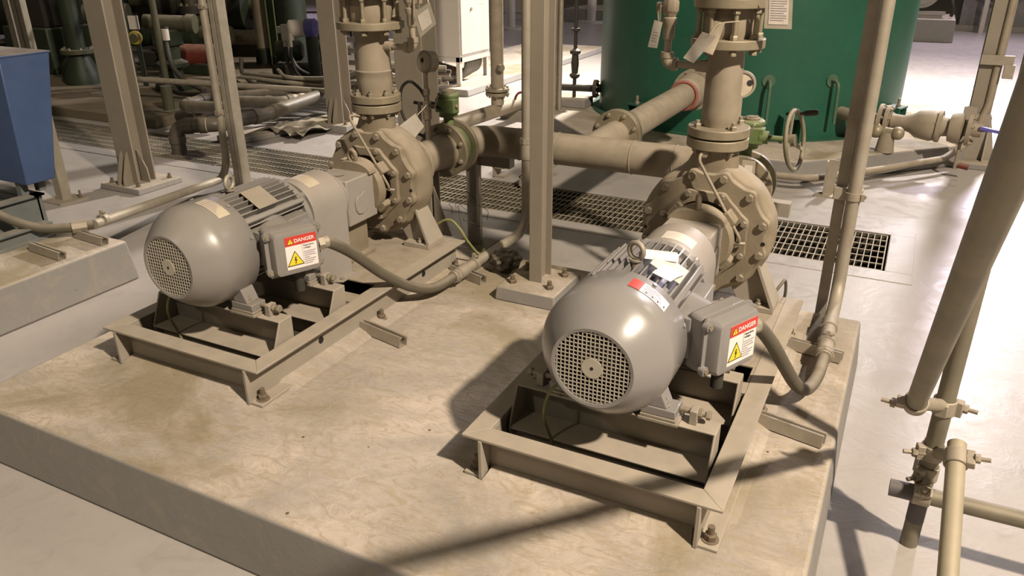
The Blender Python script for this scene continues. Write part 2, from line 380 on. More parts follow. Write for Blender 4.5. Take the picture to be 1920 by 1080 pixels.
def make_motor(ox, side):
    mm = M['motor'] if side == 'L' else M['motor2']
    X = lambda x: ox+x; ax = (0,1,0)
    t = thing('electric_motor', {'L':'grey finned electric motor of the left pump, DANGER sign fully readable', 'R':'grey finned electric motor nearest the camera, loose paper tags on its fins'}[side], 'electric motor', (ox, 1.95, .219), 'pump motors')
    # stator housing with radial cooling fins
    b = MB(); b.lathe([(0,.10),(0,.148),(.34,.148),(.34,.10)], (ox,1.86,SH), ax, 48)
    nf = 46
    for i in range(nf):
        a = 2*PI*i/nf; c, s = math.cos(a), math.sin(a)
        if s < -.55: continue
        if c > .72 and -.25 < s < .45: continue
        m = Matrix(((c,0,-s),(0,1,0),(s,0,c)))
        b.obox((ox+c*.158, 2.025, SH+s*.158), (.044, .325, .0042), m=m)
    st = b.build('finned_housing', mm, t)
    for a in (38, 142):                                          # heavier cast webs
        b = MB()
        c, s = math.cos(math.radians(a)), math.sin(math.radians(a)); m = Matrix(((c,0,-s),(0,1,0),(s,0,c)))
        b.obox((ox+c*.157, 2.03, SH+s*.157), (.05, .33, .02), m=m)
        b.build('cast_rib', mm, t, bevel=.004)
    b = MB(); b.box(X(.10), X(.19), 1.90, 2.16, SH-.05, SH+.075); b.build('box_mount', mm, t, bevel=.004)
    b = MB(); b.lathe([(0,.09),(0,.165),(.018,.17),(.03,.162),(.05,.12),(.075,.075),(.075,.02)], (ox,2.19,SH), ax, 48)
    for i in range(4):
        a = PI/4+i*PI/2; b.cyl((ox+.158*math.cos(a),2.18,SH+.158*math.sin(a)), (ox+.158*math.cos(a),2.222,SH+.158*math.sin(a)), .014, n=12)
    b.build('end_shield', mm, t)
    # fan cowl
    b = MB()
    b.lathe([(.008,.103),(0,.105),(-.001,.114),(.004,.119),(.010,.1255),(.03,.1425),(.055,.1615),(.073,.174),(.087,.181),(.10,.1855),(.116,.187),(.235,.187),(.238,.184),(.10,.178),(.03,.138),(.012,.104)], (ox,1.652,SH), ax, 72, close=True)
    cw = b.build('fan_cowl', mm, t, ang=50)
    b = MB(); R = .1045; pitch = .01165; wb = .0030; yy = 1.6535
    k = int(R/pitch)+1
    for i in range(-k, k+1):
        q = (i+.5)*pitch
        if abs(q) >= R-.002: continue
        hl = math.sqrt(R*R-q*q)
        b.box(X(q-wb/2), X(q+wb/2), yy, yy+.0016, SH-hl, SH+hl); b.box(X(-hl), X(hl), yy+.0002, yy+.0018, SH+q-wb/2, SH+q+wb/2)
    b.cyl((ox,yy-.0012,SH), (ox,yy+.002,SH), .0285, n=32)
    g = plabel(b.build('grille', M['grille'], cw), 'pale square mesh grille')
    b = MB(); b.cyl((ox,yy-.0022,SH), (ox,yy-.001,SH), .0045, n=14); plabel(b.build('grille_hole', M['dark'], g), 'small dark hole at the grille centre')
    b = MB(); b.cyl((ox,1.70,SH), (ox,1.74,SH), .05, n=24)
    for i in range(7):
        a = 2*PI*i/7; c, s = math.cos(a), math.sin(a); m = Matrix(((c,0,-s),(0,1,0),(s,0,c)))
        b.obox((ox+c*.09, 1.73, SH+s*.09), (.09, .05, .004), m=m)
    plabel(b.build('fan', M['black'], t), 'dark cooling fan behind the grille')
    b = MB(); b.cyl((ox,1.80,SH), (ox,1.806,SH), .172, n=32); b.build('dark_cowl_backing', M['dark'], t)  # added black disc painting in the dark cowl interior
    for a in (62, 118, 20, 160): bolt(cw, (ox+.187*math.cos(math.radians(a)), 1.872, SH+.187*math.sin(math.radians(a))), (math.cos(math.radians(a)),0,math.sin(math.radians(a))), .007, mm, h=.005, name='cowl_screw')
    # sticker on the cowl: curved patch
    def patch(y0, y1, a0, a1, r, m, name, par, th=.0006, yofs=None):
        b = MB(); n = 10; vs = []
        for j in range(n+1):
            a = math.radians(a0+(a1-a0)*j/n)
            for (y, rr) in ((y0, r[0]), (y1, r[1])):
                for e in (0, th): vs.append((ox+(rr+e)*math.cos(a), y, SH+(rr+e)*math.sin(a)))
        fs = []
        for j in range(n):
            o = j*4
            fs += [(o,o+2,o+6,o+4),(o+1,o+5,o+7,o+3),(o,o+4,o+5,o+1),(o+2,o+3,o+7,o+6)]
        fs += [(0,1,3,2),(n*4,n*4+2,n*4+3,n*4+1)]
        b.add(vs, fs); return b.build(name, m, par)
    rr = (.1878,.1878)
    if side == 'R':
        s1 = patch(1.80,1.852,43,79,rr,M['white'],'warning_sticker',cw); plabel(s1,'white sticker with an orange red block')
        plabel(patch(1.80,1.852,69,79,rr,M['red'],'sticker_header',s1,.0012),'red block of the sticker')
        for q, (a0, a1) in enumerate(((60,47),(60,42),(60,50),(60,44),(60,46))): patch(1.806+q*.009,1.809+q*.009,a1+7,a0+7,rr,M['greyink'],'printed_line',s1,.0011)
        for q, (y, a) in enumerate(((1.806,64),(1.806,58),(1.806,52.5),(1.812,46))): patch(y,y+.007,a-1.2,a,rr,M['ink'],'pictogram',s1,.0012)
    else:
        s1 = patch(1.80,1.852,52,88,rr,M['cream'],'warning_sticker',cw); plabel(s1,'cream faded sticker')
        for q in range(4): patch(1.808+q*.011,1.811+q*.011,60+q*3,82,rr,M['greyink'],'printed_line',s1,.0011)
    # nameplate riding over the fins
    a = math.radians(60 if side=='L' else 62); c, s = math.cos(a), math.sin(a)
    m = Matrix(((c,0,-s),(0,1,0),(s,0,c)))
    b = MB(); b.obox((ox+c*.184, 2.02, SH+s*.184), (.003, .10, .10), m=m); plabel(b.build('nameplate', M['steel'] if side=='L' else M['tagw'], t, bevel=.001), 'flat nameplate across the fins')
    # feet, shims and hold-down bolts, jack screws
    for (y, jk) in ((1.848, 1), (2.155, 0)):
        for sx in (-1, 1):
            b = MB(); b.box(X(sx*.14-.05), X(sx*.14+.05), y-.034, y+.034, .237, .262)
            b.prism([(sx*.10,.262),(sx*.165,.262),(sx*.135,.33),(sx*.10,.36)], (ox,y-.03,0), (1,0,0), (0,0,1), (0,.06,0))
            f = b.build('motor_foot', mm, t, bevel=.003)
            b = MB(); b.box(X(sx*.14-.055), X(sx*.14+.06), y-.042, y+.036, .219, .2275); b.box(X(sx*.14-.05), X(sx*.14+.052), y-.038, y+.036, .229, .2365)
            b.build('shim_plate', M['steel'], t, bevel=.001)
            bolt(f, (X(sx*.15), y-.01, .262), (0,0,1), .0135, M['boltm'], h=.013, stud=.012, washer=True, name='foot_bolt')
            b = MB(); b.box(X(sx*.233-.011), X(sx*.233+.011), y-.008, y+.03, .219, .262); lug = b.build('jack_lug', M['paint'], t, bevel=.002)
            b = MB(); b.cyl((X(sx*.192), y+.012, .25), (X(sx*.268), y+.012, .25), .0085, n=14); b.hexa((X(sx*.266), y+.012, .25), (sx,0,0), .014, .012); b.hexa((X(sx*.244), y+.012, .25), (-sx if sx<0 else 1,0,0), .0145, .011)
            b.build('jack_screw', M['boltm'], lug)
    # lifting eye
    b = MB(); e = (ox, 1.974, SH+.214)
    b.torus(e, (.35,1,0) if side=='R' else (1,.25,0), .024, .0075); b.cyl((ox,1.974,SH+.165), (ox,1.974,SH+.192), .013, n=16); b.cyl((ox,1.974,SH+.186), (ox,1.974,SH+.192), .02, n=16)
    b.build('lifting_eye', M['steel'], t)
    # terminal box, turned 25 degrees
    O = V((X(.2765), 1.965, .442)); u = V((.42,.907,0)).normalized(); nrm = V((u.y,-u.x,0)); w = V((0,0,1))
    m = Matrix((u, nrm, w)).transposed()                          # local x along u, y along normal, z up
    def lb(b, cx, cy, cz, sx, sy, sz): return b.obox(O + m @ V((cx,cy,cz)), (sx,sy,sz), m=m)
    b = MB(); lb(b, 0,-.037,0, .19,.06,.17); b.cyl(O+m@V((0,-.06,0)), (X(.12),2.02,SH+.01), .075, .09, n=24)
    tb = b.build('terminal_box', mm, t, bevel=.012)
    def rrect(hx, hz, r, k=5):
        out = []
        for (cx, cz, a0) in ((hx-r,hz-r,0),(-hx+r,hz-r,90),(-hx+r,-hz+r,180),(hx-r,-hz+r,270)):
            for j in range(k+1):
                a = math.radians(a0+90*j/k); out.append((cx+r*math.cos(a), cz+r*math.sin(a)))
        return out
    def lpt(p, y): return O + m @ V((p[0], y, p[1]))
    b = MB(); P = rrect(.103,.092,.02)
    b.rings([[lpt(p,-.006) for p in P], [lpt(p,.0) for p in P]])
    for y, e in ((.0,.0),): pass
    Q = lambda e, r: rrect(.088-e,.083-e,r)
    b.rings([[lpt(p,-.002) for p in Q(0,.018)], [lpt(p,.028) for p in Q(.002,.018)], [lpt(p,.037) for p in Q(.006,.016)], [lpt(p,.0405) for p in Q(.016,.012)]])
    lid = b.build('box_lid', mm, tb, ang=45)
    for sx in (-1, 1):
        for sz in (-1, 1):
            b = MB(); c = (sx*.096, sz*.0665); b.cyl(lpt(c,-.006), lpt(c,.012), .013, n=18); sc = b.build('screw_lug', mm, lid)
            b = MB(); b.cyl(lpt(c,.012), lpt(c,.0165), .0085, n=6); b.build('lid_screw', M['boltm'], sc)
    # DANGER sign on the lid
    x0, x1, z0, z1 = -.046, .083, -.058, .064; yy = .0407
    nrm3 = nrm
    def plate(name, xa, xb, za, zb, y, mt, par, th=.0006):
        b = MB(); b.rings([[lpt(p,y) for p in ((xa,za),(xb,za),(xb,zb),(xa,zb))], [lpt(p,y+th) for p in ((xa,za),(xb,za),(xb,zb),(xa,zb))]]); return b.build(name, mt, par)
    sg = plabel(plate('danger_sign', x0, x1-.011, z0, z1, yy, M['white'], tb), 'white and red DANGER sign with a yellow voltage triangle')
    x1 -= .011
    plabel(plate('sign_header', x0, x1, z1-.034, z1, yy+.0007, M['red'], sg), 'red header of the sign')
    def tri(name, cx, cz, h, y, mt, par, th=.0005):
        b = MB(); hw = h*.577; P = [(cx-hw,cz),(cx+hw,cz),(cx,cz+h)]
        b.rings([[lpt(p,y) for p in P], [lpt(p,y+th) for p in P]]); return b.build(name, mt, par)
    tri('header_triangle', x0+.020, z1-.028, .022, yy+.0014, M['ink'], sg); tri('header_triangle_fill', x0+.020, z1-.0265, .0185, yy+.002, M['yellow'], sg)
    sv = lambda p, y: O + m @ V((p[0], y, p[1]))
    text_part('header_mark', '!', .014, sv((x0+.0185, z1-.0255), yy+.0029), u, w, M['ink'], sg)
    text_part('header_text', 'DANGER', .0188, sv((x0+.034, z1-.0242), yy+.0018), u, w, M['white'], sg, bold=.0004)
    tri('voltage_triangle', x0+.033, z0+.012, .056, yy+.0008, M['ink'], sg); tri('voltage_triangle_fill', x0+.033, z0+.0155, .0475, yy+.0014, M['yellow'], sg)
    b = MB(); cx, cz = x0+.033, z0+.019
    P = [(-.001,.026),(.004,.027),(.001,.016),(.006,.017),(.0005,.0035),(.003,.0045),(-.0015,-.001),(-.003,.0055),(-.0012,.0045),(.0008,.0125),(-.0045,.0112)]
    b.prism(P, lpt((cx,cz),yy+.0020), u, w, nrm*.0005); plabel(b.build('lightning_mark', M['ink'], sg), 'black lightning bolt')
    text_part('sign_text', 'Hazardous\nvoltage.', .0092, sv((x0+.0665, z1-.045), yy+.0009), u, w, M['ink'], sg, bold=.0001)
    plate('sign_rule', x0+.0625, x0+.0632, z0+.012, z1-.036, yy+.0008, M['greyink'], sg)
    for q in range(7):
        L = (.045,.040,.044,.020,.044,.038,.030)[q]; zz = z0+.055-q*.0075
        plate('printed_line', x0+.0665, x0+.0665+L, zz, zz+.0028, yy+.0008, M['greyink'], sg)
    # cable gland and drain gland under the box
    b = MB(); g0 = V((X(.322),2.065,.442)) - u*.008; b.cyl(g0-u*.01, g0+u*.012, .027, n=6); b.cyl(g0+u*.012, g0+u*.03, .0245, n=20); b.build('cable_gland', M['steel'], t)
    g1 = O + m@V((.02,-.03,-.085)); b = MB(); b.cyl(g1, g1+V((0,0,-.03)), .026, n=16); b.cyl(g1+V((0,0,-.03)), g1+V((0,0,-.09)), .018, n=16); b.build('spare_gland', M['black'], t)
    return t

def make_guard(ox, side):
    X = lambda x: ox+x
    t = thing('coupling_guard', {'L':'smooth grey coupling guard with a cream sticker, left pump', 'R':'smooth grey coupling guard of the right pump behind its motor'}[side], 'coupling guard', (ox, 2.36, BT), 'coupling guards')
    prof = [(-.128,BT)] + [(.128*math.cos(PI-PI*i/20), SH+.015+.128*math.sin(PI*i/20)) for i in range(21)] + [(.128,BT)]
    b = MB(); b.prism(prof, (ox,2.262,0), (1,0,0), (0,0,1), (0,.20,0)); sh = b.build('guard_shell', M['guard'], t, bevel=.003)
    b = MB(); b.lathe([(0,.123),(.006,.127),(.016,.122),(.024,.104),(.056,.1)], (ox,2.462,SH+.008), (0,1,0), 40); b.build('guard_collar', M['guard'], t)
    for s in (-1,1): b = MB(); b.box(X(s*.145-.022), X(s*.145+.022), 2.275, 2.45, BT-.001, BT+.005); b.build('guard_foot', M['guard'], t)
    for s in (-1,1): bolt(t, (X(s*.152), 2.36, BT+.005), (0,0,1), .009, M['boltm'])
    b = MB(); n = 8; vs = []
    a0, a1 = (52, 100)
    for j in range(n+1):
        a = math.radians(a0+(a1-a0)*j/n)
        for y in (2.30, 2.37):
            for e in (.0002,.0008): vs.append((ox+(.128+e)*math.cos(a), y, SH+.015+(.128+e)*math.sin(a)))
    fs = []
    for j in range(n):
        o = j*4; fs += [(o,o+2,o+6,o+4),(o+1,o+5,o+7,o+3),(o,o+4,o+5,o+1),(o+2,o+3,o+7,o+6)]
    b.add(vs, fs); plabel(b.build('guard_sticker', M['cream'] if side=='L' else M['tagw'], sh), 'pale rectangular sticker')
    return t

def make_pump(ox, side):
    X = lambda x: ox+x; ax = (0,1,0); cm = M['casing']
    t = thing('centrifugal_pump', {'L':'dusty cast iron centrifugal pump of the left set with scalloped bolted casing', 'R':'dusty cast iron centrifugal pump of the right set, casing seen face on'}[side], 'pump', (ox, 2.7, BT), 'centrifugal pumps')
    # bearing bracket: square box, collar, lantern arms
    b = MB(); b.box(X(-.098), X(.092), 2.516, 2.72, .318, .522); bb = b.build('bearing_bracket', M['guard'], t, bevel=.006)
    b = MB(); b.box(X(-.04), X(.04), 2.53, 2.70, BT, .32); b.box(X(-.075), X(.075), 2.53, 2.70, BT-.001, BT+.014); b.build('bracket_foot', cm, t)
    b = MB(); b.lathe([(0,.02),(0,.012),(.003,.028),(.006,.03)], (X(-.005),2.585,.5215), (0,0,1), 20)
    b.build('oil_cap', M['guard'], bb)
    b = MB(); rx = X(.0925)
    P = [(-.045,-.02),(-.05,.015),(-.035,.04),(-.01,.042),(.01,.055),(.03,.05),(.045,.03),(.05,0),(.035,-.03),(.0,-.045),(-.03,-.04)]
    b.prism(P, (rx,2.61,.40), (0,1,0), (0,0,1), (.006,0,0)); b.build('cast_boss', M['guard'], bb, bevel=.004)
    b = MB(); b.lathe([(0,.105),(.0,.122),(.022,.132),(.04,.132),(.04,.09)], (ox,2.70,SH), ax, 40); b.build('bracket_collar', cm, t)
    for a in (40, 140, 220, 320):
        b = MB(); c, s = math.cos(math.radians(a)), math.sin(math.radians(a)); m = Matrix(((c,0,-s),(0,1,0),(s,0,c)))
        b.obox((ox+c*.135, 2.765, SH+s*.135), (.03,.075,.055), m=m)
        b.build('lantern_arm', cm, t, bevel=.006)
    b = MB(); b.cyl((ox,2.66,SH), (ox,2.82,SH), .03, n=20); b.cyl((ox,2.76,SH), (ox,2.80,SH), .07, n=24); plabel(b.build('shaft_seal', M['black'], t), 'dark shaft seal inside the lantern opening')
    b = MB(); b.tube(spline([(X(.05),2.755,.43),(X(.09),2.75,.45),(X(.13),2.745,.435),(X(.165),2.76,.43)],5), .006, 10); b.cyl((X(.065),2.755,.43),(X(.07),2.755,.47),.009,n=10); b.build('seal_fitting', M['steel'], t)
    # inner cover ring with lobes
    def lobed(R, amp, n, wid, ph=0.0, m=180):
        P = []
        for i in range(m):
            a = 2*PI*i/m; d = ((a-ph)*n/(2*PI)) % 1.0; d = min(d, 1-d)
            P.append((R+amp*math.exp(-(d/wid)**2), a))
        return [(r*math.cos(a), r*math.sin(a)) for r, a in P]
    nb = 12; ph = PI/12
    b = MB(); P = lobed(.165,.013,8,.2,PI/8)
    Pi = [(.128*math.cos(2*PI*i/180), .128*math.sin(2*PI*i/180)) for i in range(180)]
    def annulus(b, Po, Pin, y0, y1):
        mk = lambda P, y: [(ox+p[0], y, SH+p[1]) for p in P]
        return b.rings([mk(Pin,y0), mk(Po,y0), mk(Po,y1), mk(Pin,y1)], close=True)
    annulus(b, P, Pi, 2.778, 2.80); cv = b.build('seal_cover', cm, t, bevel=.003)
    for i in range(8):
        a = PI/8+2*PI*i/8
        bolt(cv, (ox+.163*math.cos(a), 2.778, SH+.163*math.sin(a)), (0,-1,0), .0125, M['boltm'], h=.012)
    # casing: lobed front flange, drum with rounded back
    b = MB(); P = lobed(.226,.02,nb,.2,ph); Pi = [(.12*math.cos(2*PI*i/180), .12*math.sin(2*PI*i/180)) for i in range(180)]
    annulus(b, P, Pi, 2.80, 2.832); fl = b.build('casing_flange', cm, t, bevel=.004)
    for i in range(nb):
        a = ph+2*PI*i/nb
        bolt(fl, (ox+.222*math.cos(a), 2.80, SH+.222*math.sin(a)), (0,-1,0), .0155, M['boltm'], h=.015)
    for a in (-3, 183):
        b = MB(); c, s = math.cos(math.radians(a)), math.sin(math.radians(a)); b.cyl((ox+c*.224,2.7985,SH+s*.224), (ox+c*.224,2.7995,SH+s*.224), .008, n=14); plabel(b.build('jacking_hole', M['dark'], fl), 'dark threaded hole in the casing flange')
    b = MB(); mk = lambda P, y, k: [(ox+p[0]*k, y, SH+p[1]*k) for p in P]
    P2 = lobed(.238,.014,nb,.24,ph); P3 = lobed(.252,.002,nb,.24,ph)
    b.rings([mk(P2,2.828,.97), mk(P2,2.836,1), mk(P3,2.85,1), mk(P3,2.925,1), mk(P3,2.955,.97), mk(P3,2.985,.86), mk(P3,3.005,.6), mk(P3,3.01,.4)])
    b.lathe([(0,.14),(.06,.10),(.12,.087)], (ox,2.985,SH), ax, 40)
    # discharge throat lofted up to the nozzle
    rs = []
    for (z, cx, rx, ry) in ((.45,-.055,.196,.058),(.52,-.062,.183,.062),(.58,-.05,.155,.066),(.63,-.03,.122,.07),(.68,-.008,.095,.074),(.72,0,.083,.077),(.75,0,.08,.08)):
        rs.append([(X(cx+rx*math.cos(2*PI*i/40)), 2.893+ry*math.sin(2*PI*i/40), z) for i in range(40)])
    b.rings(rs); b.build('volute_casing', cm, t, ang=50)
    b = MB(); b.cyl((ox,2.893,.748), (ox,2.893,.784), .112, n=48); nz = b.build('discharge_flange', M['gold'], t, bevel=.003)
    b = MB(); b.cyl((ox,2.893,.784), (ox,2.893,.790), .085, n=40); plabel(b.build('gasket', M['black'], t), 'thin dark gasket in the flange joint')
    nfb = 8 if side=='L' else 4
    for i in range(nfb):
        a = 2*PI*(i+.5)/nfb; bolt(nz, (X(.091*math.cos(a)), 2.893+.091*math.sin(a), .748), (0,0,-1), .0125, M['boltm'], h=.013, stud=.008)
    # suction flange on the back
    b = MB(); b.cyl((ox,3.10,SH), (ox,3.125,SH), .13, n=48); b.build('suction_flange', cm, t, bevel=.003)
    # feet
    for s in (-1,1):
        b = MB()
        b.prism([(s*.09,.255),(s*.195,.325),(s*.222,.30),(s*.275,BT+.022),(s*.275,BT+.008),(s*.15,BT+.008)], (ox,2.865,0), (1,0,0), (0,0,1), (0,.018,0))
        m0, m1 = V((X(s*.205),0,.318)), V((X(s*.278),0,BT+.018)); 
        b.prism([(2.835,0),(2.94,0),(2.95,1),(2.825,1)], (0,0,0), (0,1,0), (0,0,0), (0,0,0)) if False else None
        b.rings([[(m0.x,2.84,m0.z),(m0.x,2.935,m0.z),(m0.x+s*.012,2.935,m0.z+.006),(m0.x+s*.012,2.84,m0.z+.006)], [(m1.x,2.82,m1.z),(m1.x,2.95,m1.z),(m1.x+s*.014,2.95,m1.z+.004),(m1.x+s*.014,2.82,m1.z+.004)]])
        b.box(min(X(s*.15),X(s*.29)), max(X(s*.15),X(s*.29)), 2.82, 2.95, BT-.001, BT+.02)
        ft = b.build('casing_foot', M['paint'], t, bevel=.002)
        bolt(ft, (X(s*.23), 2.84, BT+.02), (0,0,1), .012, M['boltm'], h=.012, stud=.012)
    # lifting eye above the bracket
    b = MB(); e = (ox-.002, 2.69, .583)
    b.torus(e, (.25,1,0) if side=='L' else (1,.35,0), .0245, .0095); b.cyl((ox-.002,2.69,.535), (ox-.002,2.69,.56), .016, n=16)
    b.prism([(.095*math.cos(PI*i/12)*1.1, .522-.436+.045*math.sin(PI*i/12)-.004) for i in range(13)], (ox,2.665,SH), (1,0,0), (0,0,1), (0,.05,0))
    b.build('lifting_eye', cm, t)
    # seal flush tube
    if side == 'L': pts = [(X(.0),2.81,.735),(X(-.03),2.78,.742),(X(-.046),2.75,.745),(X(-.036),2.745,.725),(X(.15),2.735,.455),(X(.14),2.755,.425)]
    else: pts = [(X(-.02),2.81,.735),(X(-.035),2.79,.738),(X(-.03),2.765,.715),(X(.150),2.735,.455),(X(.142),2.755,.425)]
    b = MB(); b.tube(fillet(pts, .025, 5), .0058, 10); b.hexa(pts[0], (0,-1,0), .014, .02); b.build('flush_tube', M['pipe'], t)
    return t

def make_spool(ox, side):
    X = lambda x: ox+x; Y = 2.893
    r = .076 if side=='L' else .064; R1 = .112; R2 = .146 if side=='L' else .128
    t = thing('discharge_pipe', {'L':'upright discharge pipe spool with check valve studs above the left pump', 'R':'upright discharge pipe spool with check valve studs above the right pump'}[side], 'pipe', (ox, Y, .79), 'pump discharge pipes')
    b = MB()
    if side=='L': pr = [(.0,r*.95),(.03,r*.95),(.05,r*1.0),(.10,r*1.05),(.128,r*1.06),(.131,r*1.09),(.137,r*1.09),(.14,r*1.03),(.20,r*.98),(.315,r*.97)]
    else: pr = [(.0,r*.9),(.03,r*.92),(.05,r*1.0),(.075,r*1.06),(.10,r*1.03),(.104,r*1.03),(.31,r*1.0),(.315,r)]
    b.lathe(pr, (ox,Y,.79), (0,0,1), 40); b.build('spool', M['pipe'], t, ang=50)
    b = MB(); b.cyl((ox,Y,.790), (ox,Y,.823), R1, n=48); f0 = b.build('lower_flange', M['gold'], t, bevel=.003)
    n0 = 8 if side=='L' else 4
    for i in range(n0):
        a = 2*PI*(i+.5)/n0; bolt(f0, (X(.091*math.cos(a)), Y+.091*math.sin(a), .823), (0,0,1), .0135, M['boltm'], h=.015, stud=.012)
    b = MB(); b.cyl((ox,Y,1.102), (ox,Y,1.134), R2, n=56); f1 = b.build('valve_flange', M['gold'], t, bevel=.003)
    b = MB(); b.cyl((ox,Y,1.236), (ox,Y,1.268), R2, n=56); f2 = b.build('upper_flange', M['gold'], t, bevel=.003)
    b = MB(); b.lathe([(0,R2*.62),(.02,R2*.66),(.085,R2*.66),(.102,R2*.62)], (ox,Y,1.134), (0,0,1), 36); b.build('wafer_check_valve', M['pipe'], t)
    for i in range(8):
        a = 2*PI*(i+.5)/8; c = (X(R2*.83*math.cos(a)), Y+R2*.83*math.sin(a))
        b = MB(); b.cyl((*c,1.085), (*c,1.29), .0085, n=12); b.hexa((*c,1.083), (0,0,1), .0145, .017); b.hexa((*c,1.134), (0,0,1), .0145, .016); b.hexa((*c,1.22), (0,0,1), .0145, .016)
        b.build('stud', M['gold'], t)
    b = MB(); b.cyl((ox,Y,1.268), (ox,Y,1.75), r, n=32); b.build('riser', M['pipe'], t)
    return t
def make_branch(ox, side):
    s = 1 if side=='L' else -1; Y = 2.893; X = lambda x: ox+s*x; z = 1.031
    t = thing('drain_branch', {'L':'small threaded branch with elbow and valve on the left discharge pipe', 'R':'small threaded branch with elbow and valve in front of green tank'}[side], 'pipe fitting', (X(.2), Y, 1.03), 'small discharge branches')
    r = .0135 if side=='L' else .0135
    x0 = .06; x1 = .215
    b = MB(); b.cyl((X(x0),Y,z), (X(x1),Y,z), r, n=18); b.cyl((X(x0),Y,z), (X(x0+.045),Y,z), r*1.75, r*1.45, n=18); b.build('nipple', M['pipe'], t)
    b = MB(); b.tube(fillet([(X(x1-.035),Y,z),(X(x1),Y,z),(X(x1),Y,z+.038)], .02, 6), r*1.5, 18); b.cyl((X(x1-.04),Y,z),(X(x1-.02),Y,z), r*1.75, n=18); b.cyl((X(x1),Y,z+.022),(X(x1),Y,z+.042), r*1.75, n=18); b.build('elbow', M['pipe'], t)
    b = MB(); b.cyl((X(x1),Y,z+.03), (X(x1),Y,z+.20), r, n=18); b.lathe([(0,r*1.2),(.006,r*1.55),(.05,r*1.55),(.056,r*1.9),(.075,r*1.9),(.08,r*1.4)], (X(x1),Y,z+.085), (0,0,1), 18); b.build('riser_nipple', M['pipe'], t)
    b = MB(); b.lathe([(0,r*1.6),(.012,r*1.9),(.02,r*2.3),(.05,r*2.3),(.06,r*1.9),(.075,r*1.5)], (X(x1),Y,z+.165), (0,0,1), 8)
    b.obox((X(x1+.012),Y,z+.195), (.075,.03,.036)); b.build('valve_body', M['pipe'], t, bevel=.003)
    b = MB(); b.bar((X(x1+.03),Y-.02,z+.215), (X(x1+.03),Y-.025,z+.11), .012, .004, up=(1,0,0)); b.build('valve_lever', M['steel'], t)
    return t
XL, XR = -2.148, -.607
for ox, side in ((XL,'L'), (XR,'R')):
    make_base(ox, side); make_motor(ox, side); make_guard(ox, side); make_pump(ox, side); make_spool(ox, side); make_branch(ox, side)
def pipe(name, label, pts, r, m, R=.12, cat='pipe', n=18, k=8, group=None, loc=None):
    b = MB(); p = fillet(pts, R, k); b.tube(p, r, n)
    return tag(b.build(name, m, loc=loc or p[0], ang=50), label, cat, group)
def flange_part(par, c, axis, R, t, m, nb=8, br=.012, bm=None, name='flange', side=1, a0=None, bh=None):
    a = V(axis).normalized(); b = MB(); b.lathe([(-t/2,R*.5),(-t/2,R),(t/2,R),(t/2,R*.5)], c, a, 44)
    o = b.build(name, m, par, bevel=.002)
    if nb: circle_bolts(o, V(c)+a*side*t/2, a*side, R*.84, nb, br, bm or M['boltm'], a0=PI/nb if a0 is None else a0, h=br*1.0, stud=br*.6)
    return o
M['wheel'] = mat('olive_wheel_paint', (.14,.13,.075), (.09,.085,.045), rough=.5, dust=.6, scale=14)
HY = 3.75; PR = .084
# suction header joining both pumps
t = thing('suction_header', 'large horizontal dusty suction pipe running between the two pumps with elbows', 'pipe', (-1.38, HY, SH))
b = MB(); b.tube(fillet([(XL,3.58,SH),(XL,HY,SH),(XR,HY,SH),(XR,3.58,SH)], .165, 12), PR, 40); b.build('header_pipe', M['pipe'], t, ang=60)
for ox in (XL, XR): flange_part(t, (ox,3.568,SH), (0,1,0), .142, .026, M['gold'], 8, .013, side=1)
for x in (-1.84, -1.62, -1.2, -.98): b = MB(); b.torus((x,HY,SH), (1,0,0), PR, .0035, 40, 8); b.build('weld_bead', M['pipe'], t)
b = MB(); b.cyl((-1.45,HY,SH), (-1.45,4.19,SH), PR*.98, n=40); b.build('tee_branch', M['pipe'], t)
flange_part(t, (-1.45,4.185,SH), (0,1,0), .142, .026, M['gold'], 8, .013, side=-1)
# pipe to the tank
t = thing('tank_feed_pipe', 'pale dusty pipe from the tank to the header tee with red rubber ring', 'pipe', (-1.44, 5.0, SH))
b = MB(); b.cyl((-1.45,4.21,SH), (-1.435,5.80,SH), PR, n=40); b.build('pipe_run', M['pipe'], t)
flange_part(t, (-1.45,4.213,SH), (0,1,0), .142, .026, M['gold'], 8, .013, side=1)
b = MB(); b.torus((-1.436,5.55,SH), (0,1,0), PR+.012, .013, 40, 10); plabel(b.build('rubber_ring', mat('red_rubber', (.27,.06,.04), rough=.6, dust=.45), t), 'red rubber ring')
b = MB(); b.lathe([(0,PR+.002),(.03,PR+.03),(.22,PR+.04),(.24,PR)], (-1.436,5.56,SH), (0,1,0), 40); b.build('flexible_sleeve', M['pipe'], t)
flange_part(t, (-1.435,5.81,SH), (0,1,0), .15, .028, M['pipe'], 8, .014, side=-1)

